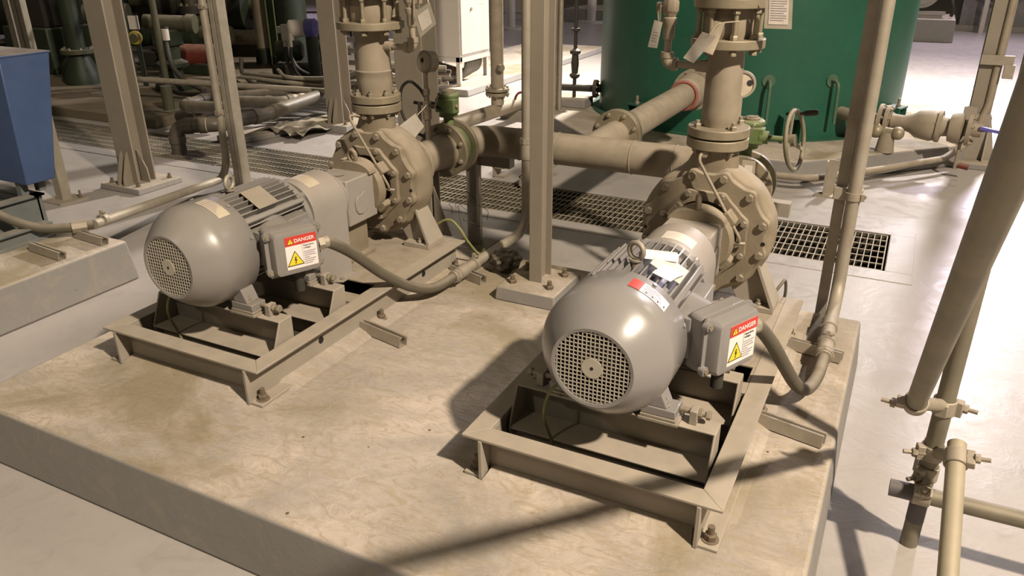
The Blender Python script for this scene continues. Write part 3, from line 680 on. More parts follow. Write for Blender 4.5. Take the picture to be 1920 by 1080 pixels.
# suction spools, butterfly valves, gauges
for ox, side in ((XL,'L'),(XR,'R')):
    w = {'L':'left','R':'right'}[side]
    t = thing('suction_spool', 'short dusty suction pipe spool behind the %s pump casing' % w, 'pipe', (ox,3.3,SH), 'suction spools')
    b = MB(); b.cyl((ox,3.127,SH), (ox,3.46,SH), PR, n=40); b.lathe([(0,PR),(.05,PR+.004),(.11,PR+.012),(.12,PR)], (ox,3.33,SH), (0,1,0), 40); b.build('spool', M['pipe'], t)
    flange_part(t, (ox,3.14,SH), (0,1,0), .13, .024, M['pipe'], 8, .012, side=1)
    flange_part(t, (ox,3.456,SH), (0,1,0), .142, .026, M['gold'], 8, .013, side=-1)
    # butterfly valve with green gear operator
    t = thing('butterfly_valve', {'L':'green geared butterfly valve on the left suction pipe below the pressure gauge','R':'green geared butterfly valve with large handwheel beside the right discharge flange'}[side], 'valve', (ox,3.51,SH), 'suction butterfly valves')
    b = MB(); b.ring((ox,3.474,SH), (0,1,0), .112, .07, .076); b.build('wafer_body', M['green'], t)
    b = MB(); b.cyl((ox,3.512,SH+.10), (ox,3.512,SH+.19), .027, n=20); b.cyl((ox,3.512,SH+.17), (ox,3.512,SH+.185), .05, n=20); b.build('valve_neck', M['green'], t)
    gx = ox+.012; gz = SH+.186
    b = MB(); b.lathe([(0,.045),(.006,.052),(.085,.052),(.09,.058),(.104,.058),(.11,.05)], (gx,3.50,gz), (0,0,1), 28); b.obox((gx+.01,3.462,gz+.05), (.11,.05,.07)); gb = b.build('gear_housing', M['green'], t, bevel=.004)
    b = MB(); b.lathe([(0,.035),(.008,.036),(.01,.02),(.014,.02)], (gx,3.50,gz+.11), (0,0,1), 20); b.obox((gx,3.50,gz+.122), (.055,.012,.006), rz=.6); plabel(b.build('position_indicator', M['gold'], gb), 'pale position indicator plate')
    for i in range(4):
        a = PI/4+i*PI/2; bolt(gb, (gx+.047*math.cos(a), 3.50+.047*math.sin(a), gz+.104), (0,0,1), .008, M['boltm'])
    if side == 'R':
        hx = ox+.205; b = MB(); b.cyl((gx+.05,3.462,gz+.045), (gx+.085,3.462,gz+.045), .028, n=18); b.cyl((gx+.08,3.462,gz+.045), (hx,3.462,gz+.045), .012, n=14); b.build('input_shaft', M['green'], t)
        c = V((hx,3.462,gz+.045)); axw = V((.97,-.15,.17)).normalized(); b = MB(); b.torus(c, axw, .124, .0095, 48, 10); hw = b.build('handwheel', M['wheel'], t)
        a_, u_, v_ = frame(axw)
        for i in range(3):
            th = PI/2+i*2*PI/3; d = u_*math.cos(th)+v_*math.sin(th); b = MB(); b.bar(c-a_*.02+d*.015, c+d*.122, .016, .007, up=axw); b.build('wheel_spoke', M['steel'], hw)
        b = MB(); b.cyl(c-a_*.035, c+a_*.004, .026, n=18); b.build('wheel_hub', M['wheel'], hw)
        d = u_*math.cos(PI*.42)+v_*math.sin(PI*.42)
        kp = c + V((0,0,1)).cross(axw).normalized()*.03 + V((0,-.02,.112)); b = MB(); b.cyl(kp, kp+axw*.02, .006, n=10); b.lathe([(0,.008),(.01,.0125),(.05,.0125),(.06,.009)], kp+axw*.015, axw, 14); plabel(b.build('crank_handle', M['black'], hw), 'black crank grip')
    else:
        b = MB(); b.cyl((gx-.045,3.462,gz+.045), (gx-.10,3.462,gz+.045), .018, n=14); b.cyl((gx-.09,3.462,gz+.045), (gx-.19,3.462,gz+.05), .009, n=12); b.build('input_shaft', M['black'], t)
        bolt(t, (gx+.066,3.462,gz+.05), (1,0,0), .012, M['boltm'])
    # pressure gauge on its siphon and isolation valve
    t = thing('pressure_gauge', {'L':'round dusty pressure gauge on an isolation valve above the left suction pipe','R':'round dusty pressure gauge half hidden behind the right discharge pipe'}[side], 'gauge', (ox-.02,3.34,SH+PR), 'pressure gauges')
    g = V((ox-.02,3.34,SH+PR)); b = MB()
    b.lathe([(-.01,.016),(.10,.016),(.102,.022),(.14,.022),(.142,.014),(.22,.014),(.222,.019),(.25,.019),(.255,.012),(.33,.011)], g, (0,0,1), 16); b.build('stem', M['pipe'], t)
    b = MB(); b.obox(g+V((0,0,.165)), (.034,.034,.055)); vb = b.build('isolation_valve', M['pipe'], t, bevel=.004)
    b = MB(); b.cyl(g+V((.017,0,.17)), g+V((.05,-.01,.175)), .006, n=10); b.bar(g+V((.05,-.01,.16)), g+V((.075,-.012,.225)), .014, .004); b.build('valve_lever', M['boltm'], vb)
    if side=='L':
        b = MB(); b.bar(g+V((-.03,-.022,.19)), g+V((-.032,-.024,.06)), .018, .005, up=(0,.2,1)); plabel(b.build('valve_grip', M['black'], vb), 'black lever grip')
    d = V((-.30,-.93,.05)).normalized() if side=='L' else V((.25,-.95,.05)).normalized(); c = g+V((0,.012,.382)) - d*.012
    b = MB(); b.lathe([(-.028,.035),(-.028,.051),(.012,.052),(.018,.056),(.026,.054),(.026,.046),(.02,.045)], c, d, 40); dl = b.build('gauge_case', M['steel'], t)
    b = MB(); b.cyl(c+d*.019, c+d*.0205, .046, n=40); plabel(b.build('dial', M['cream'], dl), 'dust covered dial face')
    a_, u_, v_ = frame(d)
    b = MB(); b.cyl(c+d*.0207-u_*(.02 if side=='L' else -.03)+v_*.006, c+d*.0215-u_*(.02 if side=='L' else -.03)+v_*.006, .0125, n=20); plabel(b.build('dial_spot', M['ink'], dl), 'dark wiped spot on the dial')

# loose tags ---------------------------------------------------------------
def card(name, label, pts, m, th=.0015, inner=None, lines=0, wire=None, cat='tag', curl=0.0):
    pts = [V(p) for p in pts]; n = (pts[1]-pts[0]).cross(pts[3]-pts[0]).normalized()
    t = thing(name, label, cat, sum(pts, V())/4); b = MB(); k = 8; top = []; ring = []
    rows = []
    for i in range(k+1):
        f = i/k; a = pts[0].lerp(pts[3], f) + n*curl*math.sin(f*PI); c = pts[1].lerp(pts[2], f) + n*curl*math.sin(f*PI)
        rows.append([a, c, c+n*th, a+n*th])
    b.rings(rows); cd = b.build('card', m, t)
    def inset(fx0, fx1, fy0, fy1, e):
        q = lambda fx, fy: pts[0].lerp(pts[1], fx).lerp(pts[3].lerp(pts[2], fx), fy) + n*e
        return [q(fx0,fy0), q(fx1,fy0), q(fx1,fy1), q(fx0,fy1)]
    sgn = -1
    if inner:
        for e0 in (-.0014, th+.0004):
            P = inset(*inner, e0); b = MB(); b.rings([P, [p+n*.0008 for p in P]]); pi = plabel(b.build('paper_insert', M['tagw'], t), 'paper insert in the pouch')
            for q in range(lines):
                f = inner[2]+(inner[3]-inner[2])*(.12+.8*q/lines); P = inset(inner[0]+.06, inner[1]-.06-(.1 if q%3==2 else 0), f, f+.022, e0-(.0008 if e0<0 else -.001)); b = MB(); b.rings([P, [p+n*.0006 for p in P]]); b.build('printed_line', M['greyink'], pi)
    if wire:
        b = MB(); b.tube(spline(wire, 6), .0022, 8); b.build('tie', M['cream'], t)
    return t
card('plastic_tag_pouch', 'tilted clear tag pouch with white paper hung on left branch valve', [(XL+.285,2.80,1.18),(XL+.366,2.80,1.225),(XL+.392,2.80,1.142),(XL+.315,2.80,1.086)], M['pouch'], inner=(.18,.82,.2,.85), wire=[(XL+.36,2.80,1.222),(XL+.33,2.84,1.26),(XL+.25,2.89,1.24)])
b_ = card('paper_tag', 'square pale tag hanging diamond-wise below the left pressure gauge', [(XL-.096,3.20,.608),(XL-.012,3.22,.672),(XL+.035,3.22,.612),(XL-.03,3.20,.533)], M['tagw'], wire=[(XL-.0,3.22,.665),(XL+.02,3.26,.70),(XL-.01,3.32,.70)])
card('paper_tag', 'curled pale tag tied to the studs above the right pump', [(XR-.055,2.735,1.165),(XR-.008,2.74,1.15),(XR-.074,2.73,1.061),(XR-.112,2.73,1.077)], M['tagw'], curl=.012, wire=[(XR-.03,2.735,1.158),(XR-.005,2.75,1.19),(XR+.06,2.76,1.20)])
card('paper_tag', 'folded second tag crossing in front of the right check valve studs', [(XR-.02,2.748,1.20),(XR+.015,2.75,1.195),(XR-.015,2.745,1.09),(XR-.05,2.745,1.10)], M['cream'], curl=.008)
card('paper_tag', 'narrow white tag on a ring hanging beside the right branch valve', [(XR-.262,2.86,1.185),(XR-.232,2.862,1.178),(XR-.242,2.85,1.089),(XR-.277,2.85,1.092)], M['tagw'], inner=(.15,.85,.35,.9), lines=4, wire=[(XR-.247,2.86,1.183),(XR-.252,2.87,1.215),(XR-.235,2.88,1.235),(XR-.225,2.89,1.20)])
card('plastic_tag_pouch', 'upright clear pouch with printed white paper against the green tank', [(XR+.127,2.80,1.275),(XR+.213,2.80,1.275),(XR+.222,2.80,1.178),(XR+.134,2.80,1.177)], M['pouch'], inner=(.15,.86,.0,.86), lines=9)
card('plastic_tag_pouch', 'small clear tag hanging behind the right pump by its suction flange', [(XR+.075,3.03,.67),(XR+.125,3.03,.67),(XR+.13,3.02,.58),(XR+.075,3.02,.58)], M['pouch'], inner=(.2,.8,.2,.9))
card('paper_tag', 'loose white paper lying across the right motor fins near its eye', [(XR+.02,1.99,SH+.188),(XR+.10,2.06,SH+.166),(XR+.075,2.12,SH+.17),(XR-.005,2.05,SH+.192)], M['white'], curl=.008)
card('paper_tag', 'loose white card sliding down the right motor fins', [(XR+.065,1.92,SH+.18),(XR+.115,1.93,SH+.158),(XR+.132,2.02,SH+.147),(XR+.08,2.01,SH+.172)], M['white'], curl=.006)
b = MB(); c0 = V((XL-.12,3.5,.66))
b.tube(spline([(XL+.0,3.44,.655),(XL-.06,3.42,.69),(XL-.10,3.40,.76),(XL-.16,3.40,.79),(XL-.22,3.41,.74),(XL-.23,3.42,.62),(XL-.17,3.43,.53),(XL-.10,3.44,.50)],8), .008, 10)
tag(b.build('cable_loop', M['black'], loc=(XL-.1,3.44,.5)), 'black cable loop hanging behind the left discharge flange', 'cable')

# flexible conduits, rigid conduits and struts ------------------------------
def strut(name, label, p0, p1, group=None, s=.041, up=(0,0,1), wall=.0035, cat='strut channel'):
    p0, p1 = V(p0), V(p1); a = (p1-p0).normalized(); x = a.cross(V(up)).normalized(); z = x.cross(a).normalized(); h = s/2; w = wall
    P = [(-h,-h),(h,-h),(h,h),(h*.45,h),(h*.45,h-.007),(h*.45+w*.8,h-.007),(h*.45+w*.8,h-w),(h-w,h-w),(h-w,-h+w),(-h+w,-h+w),(-h+w,h-w),(-h*.45-w*.8,h-w),(-h*.45-w*.8,h-.007),(-h*.45,h-.007),(-h*.45,h),(-h,h)]
    b = MB(); b.prism(P, p0, x, z, p1-p0); return tag(b.build(name, M['steel'], loc=p0), label, cat, group)
def clamp(par, c, axis, r, up, name='pipe_clamp'):
    b = MB(); b.ring(V(c)-V(axis).normalized()*.015, axis, r+.006, r-.001, .03, 28); c = V(c); upv = V(up).normalized(); b.obox(c+upv*(r+.012), (.014,.014,.028)); o = b.build(name, M['steel'], par)
    bolt(o, c+upv*(r+.012)+V(axis).cross(upv).normalized()*.007, V(axis).cross(upv), .009, M['boltm'], stud=.008); return o
def conduit_set(ox, side):
    w = {'L':'left','R':'right'}[side]
    if side=='L':
        hp = [(XL+.322,2.065,.442),(XL+.335,2.10,.43),(XL+.352,2.20,.355),(XL+.378,2.35,.215),(XL+.41,2.5,.105),(XL+.44,2.62,.062),(XL+.458,2.76,.062)]
        rp = [(XL+.458,2.76,.062),(XL+.468,3.18,.062),(-1.668,3.46,.062),(-1.672,3.47,.30),(-1.675,3.47,1.75)]; R = .22
    else:
        hp = [(XR+.322,2.065,.442),(XR+.338,2.10,.43),(XR+.372,2.19,.34),(XR+.41,2.28,.225),(XR+.445,2.37,.12),(XR+.475,2.45,.066),(XR+.495,2.56,.06),(XR+.50,2.72,.062)]
        rp = [(XR+.50,2.72,.062),(XR+.488,3.0,.062),(-.122,3.275,.062),(-.126,3.28,.3),(-.135,3.28,1.75)]; R = .14
    t = thing('flexible_conduit', {'L':'thick grey flexible hose drooping from the left motor terminal box','R':'thick grey flexible hose drooping from the right motor terminal box'}[side], 'conduit', hp[0], 'motor flexible conduits')
    b = MB(); b.tube(spline(hp, 8), .0215, 20); b.build('hose', M['hose'], t, ang=60)
    b = MB(); e = V(hp[-1]); a = (V(hp[-1])-V(hp[-2])).normalized(); b.cyl(e-a*.01, e+a*.03, .0275, n=20); b.cyl(e+a*.005, e+a*.02, .032, n=8); b.build('end_coupling', M['steel'], t)
    t = thing('rigid_conduit', {'L':'rigid steel conduit bending up beside the rectangular middle column','R':'rigid steel conduit climbing the strut post at the right rear'}[side], 'conduit', rp[0], 'rigid motor conduits')
    b = MB(); b.tube(fillet(rp, R, 12), .0245 if side=='L' else .0262, 20); b.build('conduit_tube', M['steel'], t, ang=60)
    b = MB()
    p0, p1 = V(rp[0]), V(rp[1]); a = (p1-p0).normalized()
    b.cyl(p0+a*.03, p0+a*.10, .030, n=20); b.build('coupling_sleeve', M['steel'], t)
    b = MB()
    if side=='L': b.cyl((-1.6735,3.47,.44), (-1.6738,3.47,.55), .030, n=20); b.cyl((-1.6735,3.47,.52),(-1.6738,3.47,.545),.034,n=8)
    else: b.cyl(p1-a*.04, p1+a*.03, .031, n=20)
    b.build('coupling_sleeve', M['steel'], t)
    clamp(t, p0.lerp(p1, .42), a, .026, (0,0,1))
    if side=='R': clamp(t, (-.128,3.28,.51), (0,0,1), .027, (.9,-.4,0))
    return t
for ox, side in ((XL,'L'),(XR,'R')): conduit_set(ox, side)
strut('strut_support', 'short strut channel under the left conduit at the back of the pad', (-1.80,2.93,.0205), (-1.60,2.87,.0205), up=(0,.1,1))
strut('strut_support', 'short strut channel on the pad beside the left base frame', (-1.87,2.26,.0205), (-1.59,2.20,.0205), up=(0,.2,1))
strut('strut_support', 'short strut channel on the pad beside the right base frame front', (-.255,2.28,.0205), (-.045,2.235,.0205), up=(0,.2,1))
strut('strut_support', 'short strut channel under the right conduit elbow', (-.245,2.86,.0205), (-.05,2.825,.0205), up=(0,.2,1))
t = thing('strut_post', 'tall upright strut post behind the right conduit', 'strut post', (-.178,3.335,FZ))
b = MB(); b.prism([(-.021,-.021),(.021,-.021),(.021,.021),(-.021,.021)], (-.178,3.335,FZ), (1,0,0), (0,1,0), (-.003,0,2.4)); b.build('post', M['steel'], t, bevel=.002)
b = MB(); b.box(-.159,-.1565,3.319,3.327,FZ,2.1); plabel(b.build('strut_slot', M['dark'], t), 'dark slot of the channel')
b = MB(); b.box(-.24,-.10,3.27,3.40,FZ,FZ+.008); b.build('foot_plate', M['steel'], t)
b = MB(); b.obox((-.15,3.30,.51), (.11,.035,.05)); b.build('clamp_bracket', M['steel'], t, bevel=.003)

# earth wires ---------------------------------------------------------------
for ox, side in ((XL,'L'),(XR,'R')):
    b = MB(); b.tube(spline([(ox-.13,1.82,.275),(ox-.165,1.775,.262),(ox-.178,1.75,.19),(ox-.160,1.765,.10),(ox-.145,1.775,.02)],8), .0045, 10)
    tag(b.build('earth_wire', M['earth'], loc=(ox-.17,1.75,.02)), 'thin green and yellow wire hanging in front of the %s motor support' % {'L':'left','R':'right'}[side], 'wire')
b = MB(); b.tube(spline([(XL+.20,2.965,.165),(XL+.245,2.99,.215),(XL+.30,3.0,.235),(XL+.35,3.0,.20),(XL+.385,3.02,.13),(XL+.42,3.06,.06),(XL+.45,3.06,.09)],8), .0062, 10)
tag(b.build('earth_wire', M['earth'], loc=(XL+.2,2.97,.16)), 'pale earth wire arching over the rear corner of the left base', 'wire')
b = MB(); b.tube(spline([(XR+.26,2.93,.155),(XR+.29,2.97,.21),(XR+.30,3.0,.215),(XR+.305,3.02,.16),(XR+.30,3.03,.10)],8), .006, 10)
tag(b.build('earth_wire', M['hose'], loc=(XR+.26,2.93,.15)), 'short dark wire loop by the right pump casing foot', 'wire')
b = MB(); R_ = random.Random(5)
for q in range(5):
    p = V((XL+.26,3.12,.30)); pts = [p]
    for i in range(5): p = p + V((R_.uniform(-.02,.05), R_.uniform(-.03,.03), R_.uniform(-.05,.02))); pts.append(p)
    b.tube(spline(pts,4), .0014, 6)
tag(b.build('tie_wire', M['black'], loc=(XL+.26,3.12,.2)), 'tangle of thin dark tie wire behind the left pump', 'wire')

# crumpled dark bag ----------------------------------------------------------
bm = bmesh.new(); bmesh.ops.create_icosphere(bm, subdivisions=4, radius=1); R_ = random.Random(3)
from mathutils import noise as MN
for v in bm.verts:
    n1 = MN.noise(v.co*2.3)*.35 + MN.noise(v.co*4)*.12; v.co = v.co*(1+n1); v.co.x *= .07; v.co.y *= .055; v.co.z = v.co.z*.056
zmin = min(v.co.z for v in bm.verts)
for v in bm.verts: v.co.z = v.co.z - zmin
me = bpy.data.meshes.new('plastic_bag'); bm.to_mesh(me); bm.free(); me.materials.append(mat('dark_plastic_bag', (.045,.04,.028), (.015,.013,.01), rough=.25, dust=.45, scale=25))
o = bpy.data.objects.new('plastic_bag', me); COL.objects.link(o); o.location = (-1.572,3.04,.001); tag(o, 'crumpled dark plastic bag on the pad behind the middle column plinth', 'bag')
def ibeam(b, cx, cy, w, d, z0, z1, tf=.012, tw=.009):
    b.box(cx-w/2, cx+w/2, cy-d/2, cy-d/2+tf, z0, z1); b.box(cx-w/2, cx+w/2, cy+d/2-tf, cy+d/2, z0, z1); b.box(cx-tw/2, cx+tw/2, cy-d/2+tf, cy+d/2-tf, z0, z1)
def column(label, cx, cy, w, d, z0, z1, px=None, pz=None, gus=False, bolts=(), pl='plinth', plate=.0, tf=.012):
    t = thing('steel_column', label, 'column', (cx,cy,z0 if px is None else pz))
    b = MB(); ibeam(b, cx, cy, w, d, z0, z1, tf); b.build('column_shaft', M['colpaint'], t, bevel=.002)
    if plate: b = MB(); b.box(cx-w*.85, cx+w*.85, cy-d*.85, cy+d*.85, z0-.001, z0+plate); b.build('base_plate', M['paint'], t)
    if gus:
        for s in (1,-1):
            b = MB(); b.prism([(0,0),(s*.085,0),(s*.075,.10),(0,.24)], (cx+s*w/2-s*.06, cy-.0, z0), (1,0,0), (0,0,1), (0,.01,0)); b.build('gusset_plate', M['colpaint'], t)
            b = MB(); b.prism([(0,0),(-.08,0),(-.075,.05),(-.02,.22),(0,.24)], (cx+s*.03, cy-d/2, z0), (0,1,0), (0,0,1), (.01,0,0)); b.build('gusset_plate', M['colpaint'], t)
    for (x, y) in bolts: bolt(t, (x,y,z0+plate), (0,0,1), .018, M['rust'], stud=.02)
    return t
def plinth(label, x0, x1, y0, y1, z0, z1): 
    b = MB(); e = .006; b.rings([[(x0-e,y0-e,z0),(x1+e,y0-e,z0),(x1+e,y1+e,z0),(x0-e,y1+e,z0)], [(x0,y0,z1),(x1,y0,z1),(x1,y1,z1),(x0,y1,z1)]])
    return tag(b.build('column_plinth', M['pad'], loc=((x0+x1)/2,(y0+y1)/2,z0), bevel=.006), label, 'plinth')
plinth('square concrete plinth under the middle column, standing on the pump pad', -1.472, -1.195, 2.752, 3.05, 0, .062)
column('slim middle steel column rising between the two pumps', -1.338, 2.925, .060, .11, .062, 3.0, bolts=[(-1.25,2.83),(-1.245,2.985),(-1.43,2.985),(-1.425,2.82)], px=1, pz=.062, tf=.007)
plinth('flat concrete plinth under the thick column at the left', -5.235, -4.83, 3.60, 3.985, FZ, -.178)
column('thick steel column with base gussets left of the left motor', -5.04, 3.78, .185, .16, -.178, 3.6, gus=True, bolts=[(-5.17,3.65),(-4.9,3.66),(-4.89,3.93)], px=1, pz=-.178)
plinth('concrete plinth under the column left of the left discharge pipe', -5.25, -4.70, 5.83, 6.22, FZ, -.15)
column('grey steel column just left of the left discharge pipe', -4.92, 6.03, .19, .16, -.15, 3.4, gus=True, bolts=[(-4.76,5.9)], px=1, pz=-.15)
column('wide steel column directly behind the left pump discharge pipe', -3.735, 5.62, .27, .24, FZ, 3.4, plate=.015)
# strut column with conduit at the left
t = thing('strut_column', 'double strut channel column behind the left motor', 'strut post', (-4.33,4.11,FZ))
for dx, dy in ((-.022,-.0),(.022,.0)):
    pass
b = MB(); b.box(-4.368,-4.33,4.07,4.15,FZ,3.0); b.box(-4.322,-4.284,4.07,4.15,FZ,3.0); b.box(-4.335,-4.317,4.08,4.14,FZ,3.0); b.build('channel', M['steel'], t, bevel=.002)
b = MB(); b.box(-4.42,-4.23,4.03,4.19,FZ,FZ+.008); b.build('foot_plate', M['steel'], t)
pts = [(-3.80,2.52,.062),(-4.40,4.05,-.14),(-4.405,4.06,.25),(-4.405,4.06,3.0)]
t = thing('rigid_conduit', 'rigid conduit rising along the strut column and running to the left pad', 'conduit', pts[0])
b = MB(); b.tube(fillet(pts, .16, 10), .027, 18); b.build('conduit_tube', M['steel'], t, ang=60)
clamp(t, (-4.405,4.06,.33), (0,0,1), .028, (.6,-.8,0)); clamp(t, (-4.405,4.06,1.05), (0,0,1), .028, (.6,-.8,0)); clamp(t, (-3.83,2.60,.06), (-.37,.93,0), .028, (0,0,1))
# blue machine and its skid on the left pad -----------------------------------
x = -4.1
t = thing('blue_guard_box', 'blue tapered steel guard box at the left edge of the photo', 'machine guard', (-4.5,2.6,.25))
b = MB(); b.rings([[(-5.0,2.40,.27),(x,2.40,.27),(x,2.565,.27),(-5.0,2.565,.27)], [(-5.0,2.425,.925),(x,2.425,.925),(x,2.70,.925),(-5.0,2.70,.925)]]); b.build('guard_shell', M['blue'], t, bevel=.006)
b = MB(); b.box(-5.0,x+.004,2.422,2.704,.92,.93); b.build('top_lip', M['blue'], t, bevel=.002)
for (lx, ly) in ((-4.9,2.43),(-4.2,2.43),(-4.9,2.53),(-4.2,2.53)): b = MB(); b.box(lx-.02,lx+.02,ly-.02,ly+.02,.12 if lx<-4.5 or ly<2.44 else .2,.28); b.build('leg', M['bluedark'], t)
b = MB(); b.box(-5.25,-4.73,1.75,2.22,.12,.55); tag(b.build('machine_terminal_box', M['bluedark'], loc=(-5,2,.12), bevel=.01), 'blue grey terminal box on the machine skid where the left hose starts', 'terminal box')
t = thing('machine_skid', 'blue grey channel skid under the blue guard box', 'base frame', (-4.6,1.8,0))
b = MB()
b.box(-4.20,-4.13,.2,2.50,.19,.20); b.box(-4.172,-4.16,.2,2.50,.01,.19); b.box(-4.20,-4.13,.2,2.50,.0,.01); b.build('side_channel', M['bluedark'], t)
b = MB(); b.box(-5.4,-4.13,2.44,2.50,.19,.20); b.box(-5.4,-4.16,2.47,2.48,.01,.19); b.build('end_channel', M['bluedark'], t)
b = MB(); b.box(-4.06,-3.99,.4,2.42,.07,.08); b.box(-4.03,-4.02,.4,2.42,0,.07); b.box(-4.06,-3.99,.4,2.42,0,.01); b.build('lower_channel', M['bluedark'], t)
b = MB(); b.box(-5.4,-4.21,.2,2.43,.11,.12); b.build('deck_plate', M['bluedark'], t)
strut('strut_support', 'short strut channel on the left pad nearer the camera', (-3.90,2.23,.0205), (-3.63,2.205,.0205), up=(0,.2,1))
strut('strut_support', 'short strut channel on the left pad under the conduit clamp', (-3.88,2.46,.0205), (-3.62,2.44,.0205), up=(0,.2,1))
hp = [(-4.75,2.0,.34),(-4.45,2.05,.35),(-4.22,2.12,.30),(-4.08,2.22,.16),(-3.99,2.33,.075),(-3.88,2.42,.062),(-3.80,2.52,.062)]
t = thing('flexible_conduit', 'grey flexible hose curving down from the blue machine to the left pad', 'conduit', hp[0])
b = MB(); b.tube(spline(hp,8), .025, 18); b.build('hose', M['hose'], t, ang=60)
b = MB(); b.cyl((-3.86,2.435,.062),(-3.82,2.495,.062),.034,n=8); b.build('end_coupling', M['steel'], t)
t = thing('channel_post', 'short upright channel post behind the blue guard box', 'post', (-5.2,3.3,FZ))
b = MB(); b.box(-5.26,-5.19,3.26,3.33,FZ,.55); b.build('post', M['steel'], t); b = MB(); b.box(-5.33,-5.12,3.19,3.40,FZ,FZ+.012); b.build('foot_plate', M['steel'], t)
for p in ((-5.30,3.36),(-5.14,3.36)): bolt(t, (*p,FZ+.012), (0,0,1), .014, M['rust'], stud=.04)
M['pvc'] = mat('dusty_dark_plastic_pipe', (.05,.042,.03), (.035,.03,.02), rough=.38, dust=.38, scale=6)
M['olive'] = mat('dimmed_olive_pipe', (.05,.05,.024), (.035,.036,.018), rough=.5, dust=.4, dlow=.15, scale=6)  # olive pipe, colour darkened for the unlit left rear
M['dkgreen'] = mat('dimmed_dark_green_paint', (.018,.03,.014), (.011,.018,.009), rough=.5, dust=.2, dlow=.1, scale=6)  # dark green paint, deepened to put the dim left rear into it
M['shadowy'] = mat('dimmed_dark_machine_paint', (.022,.019,.014), rough=.6, dust=.2, dlow=.1)  # dark paint with the lack of light at the rear mixed in
M['redp'] = mat('red_machine_paint', (.15,.02,.012), (.10,.015,.01), rough=.45, dust=.3, dlow=.1, scale=6)
M['lightgrey'] = mat('light_grey_enamel', (.50,.46,.41), (.46,.42,.37), rough=.4, dust=.3, scale=3)
M['dim_dirt'] = concrete_mat('dimmed_brown_dirty_concrete', (.12,.095,.065), (.17,.135,.09), (.08,.065,.045), .9, .8, .4)  # brown dirty pad, also darkened in colour for the unlit left rear
M['dullyellow'] = mat('dull_yellow_paint', (.34,.25,.02), rough=.6, dust=.2)
M['violet'] = mat('violet_blue_paint', (.09,.08,.36), (.08,.07,.30), rough=.4, dust=.2)
# low pad behind the trench
pad('machine_pad', 'low brown concrete pad beyond the trench carrying the dark pump machinery', -14.5, -6.55, 5.22, 10.0, -.13, batter=.03, m=M['dim_dirt'])
b = MB(); b.prism([(-5.62,5.10),(-5.30,5.10),(-4.80,6.9),(-5.1,6.9)], (0,0,FZ), (1,0,0), (0,1,0), (0,0,.05)); tag(b.build('floor_kerb', M['pad'], loc=(-5.3,5.8,FZ), bevel=.01), 'low concrete kerb beside the plastic pipes', 'kerb')
# plastic drain pipes
def pvc(label, pts, r, R, bands=(), m=None):
    t = thing('plastic_pipe', label, 'pipe', pts[0]); m = m or M['pvc']; P = fillet(pts, R, 8)
    b = MB(); b.tube(P, r, 22); b.build('pipe_run', m, t, ang=60)
    for i in range(1, len(pts)-1):
        for q in (pts[i-1], pts[i+1]):
            d = (V(q)-V(pts[i])).normalized(); c = V(pts[i])+d*(R+.02); b = MB(); b.cyl(c-d*.03, c+d*.03, r*1.13, n=22); b.build('pipe_collar', m, t)
    for k, (p, d) in enumerate(bands):
        p, d = V(p), V(d).normalized(); b = MB(); b.cyl(p-d*.022, p+d*.022, r*1.03, n=22); plabel(b.build('pipe_band', M['cream'], t), 'pale band round the pipe')
    return t
pvc('dark plastic drain pipe with a pale band bending down into the trench', [(-5.56,4.62,-.45),(-5.56,4.62,.01),(-5.30,4.83,.01),(-5.22,5.35,.01),(-5.42,6.7,.02)], .062, .09, bands=[((-5.375,4.77,.01),(.26,.21,0))])
pvc('dark plastic pipe looping back on itself beyond the trench', [(-5.75,5.45,.0),(-6.28,5.33,.0),(-6.35,5.75,.0),(-5.6,6.3,.03)], .058, .09)
pvc('pale banded plastic pipe lying behind the strut column', [(-5.95,5.75,.0),(-5.55,5.9,.0),(-5.25,6.8,.0)], .055, .09, bands=[((-5.50,6.05,0),(.3,.9,0)),((-5.47,6.13,0),(.3,.9,0)),((-5.44,6.22,0),(.3,.9,0)),((-5.41,6.31,0),(.3,.9,0))])
pipe('steel_pipe', 'long thin horizontal steel pipe above the plastic pipes', [(-7.6,5.72,.12),(-4.95,6.35,.06)], .03, M['steel'])
b = MB(); b.cyl((-6.75,5.58,-.13),(-6.75,5.58,.12),.055,n=18); b.box(-6.85,-6.65,5.48,5.68,-.13,-.118); tag(b.build('pipe_stand', M['olive'], loc=(-6.75,5.58,-.13)), 'dark short pipe stand beyond the trench', 'pipe support')
R_ = random.Random(11)
for k in range(7):
    dz = k*.018; pts = [(-6.4+R_.uniform(-.2,.2),6.5+R_.uniform(-.2,.2),.06+dz),(-5.8,6.45+R_.uniform(-.1,.1),.05+dz),(-5.3,6.6+R_.uniform(-.12,.12),.02+dz+R_.uniform(-.03,.05)),(-4.9,6.75+R_.uniform(-.1,.2),.05+dz*1.5+R_.uniform(-.05,.08)),(-4.3,6.9+R_.uniform(0,.3),.10+dz*1.5)]
    b = MB(); b.tube(spline(pts,8), .021, 12)
    tag(b.build('hose', M['hose'] if k%3 else M['steel'], loc=pts[0], ang=60), 'grey hose in the bundle left of the left discharge pipe', 'hose', 'hoses bundled on the floor behind the left pump')
for k, z in enumerate((-.02,.10,.21,.34,.46,.60)):
    y = 7.2; b = MB(); b.cyl((-5.75,y,z),(-4.72,y,z),.028,n=14)
    tag(b.build('steel_pipe', M['lightgrey'], loc=(-5.2,y,z)), 'pale horizontal pipe in the rack behind the left discharge pipe, %s from the bottom' % ords[k], 'pipe', 'racked pale pipes')
for x in (-5.6,-4.78):
    b = MB(); b.box(x-.02,x+.02,7.229,7.27,FZ,.75); tag(b.build('rack_post', M['paint'], loc=(x,7.25,FZ)), 'upright of the pale pipe rack, %s end' % ('left' if x<-5 else 'right'), 'post')
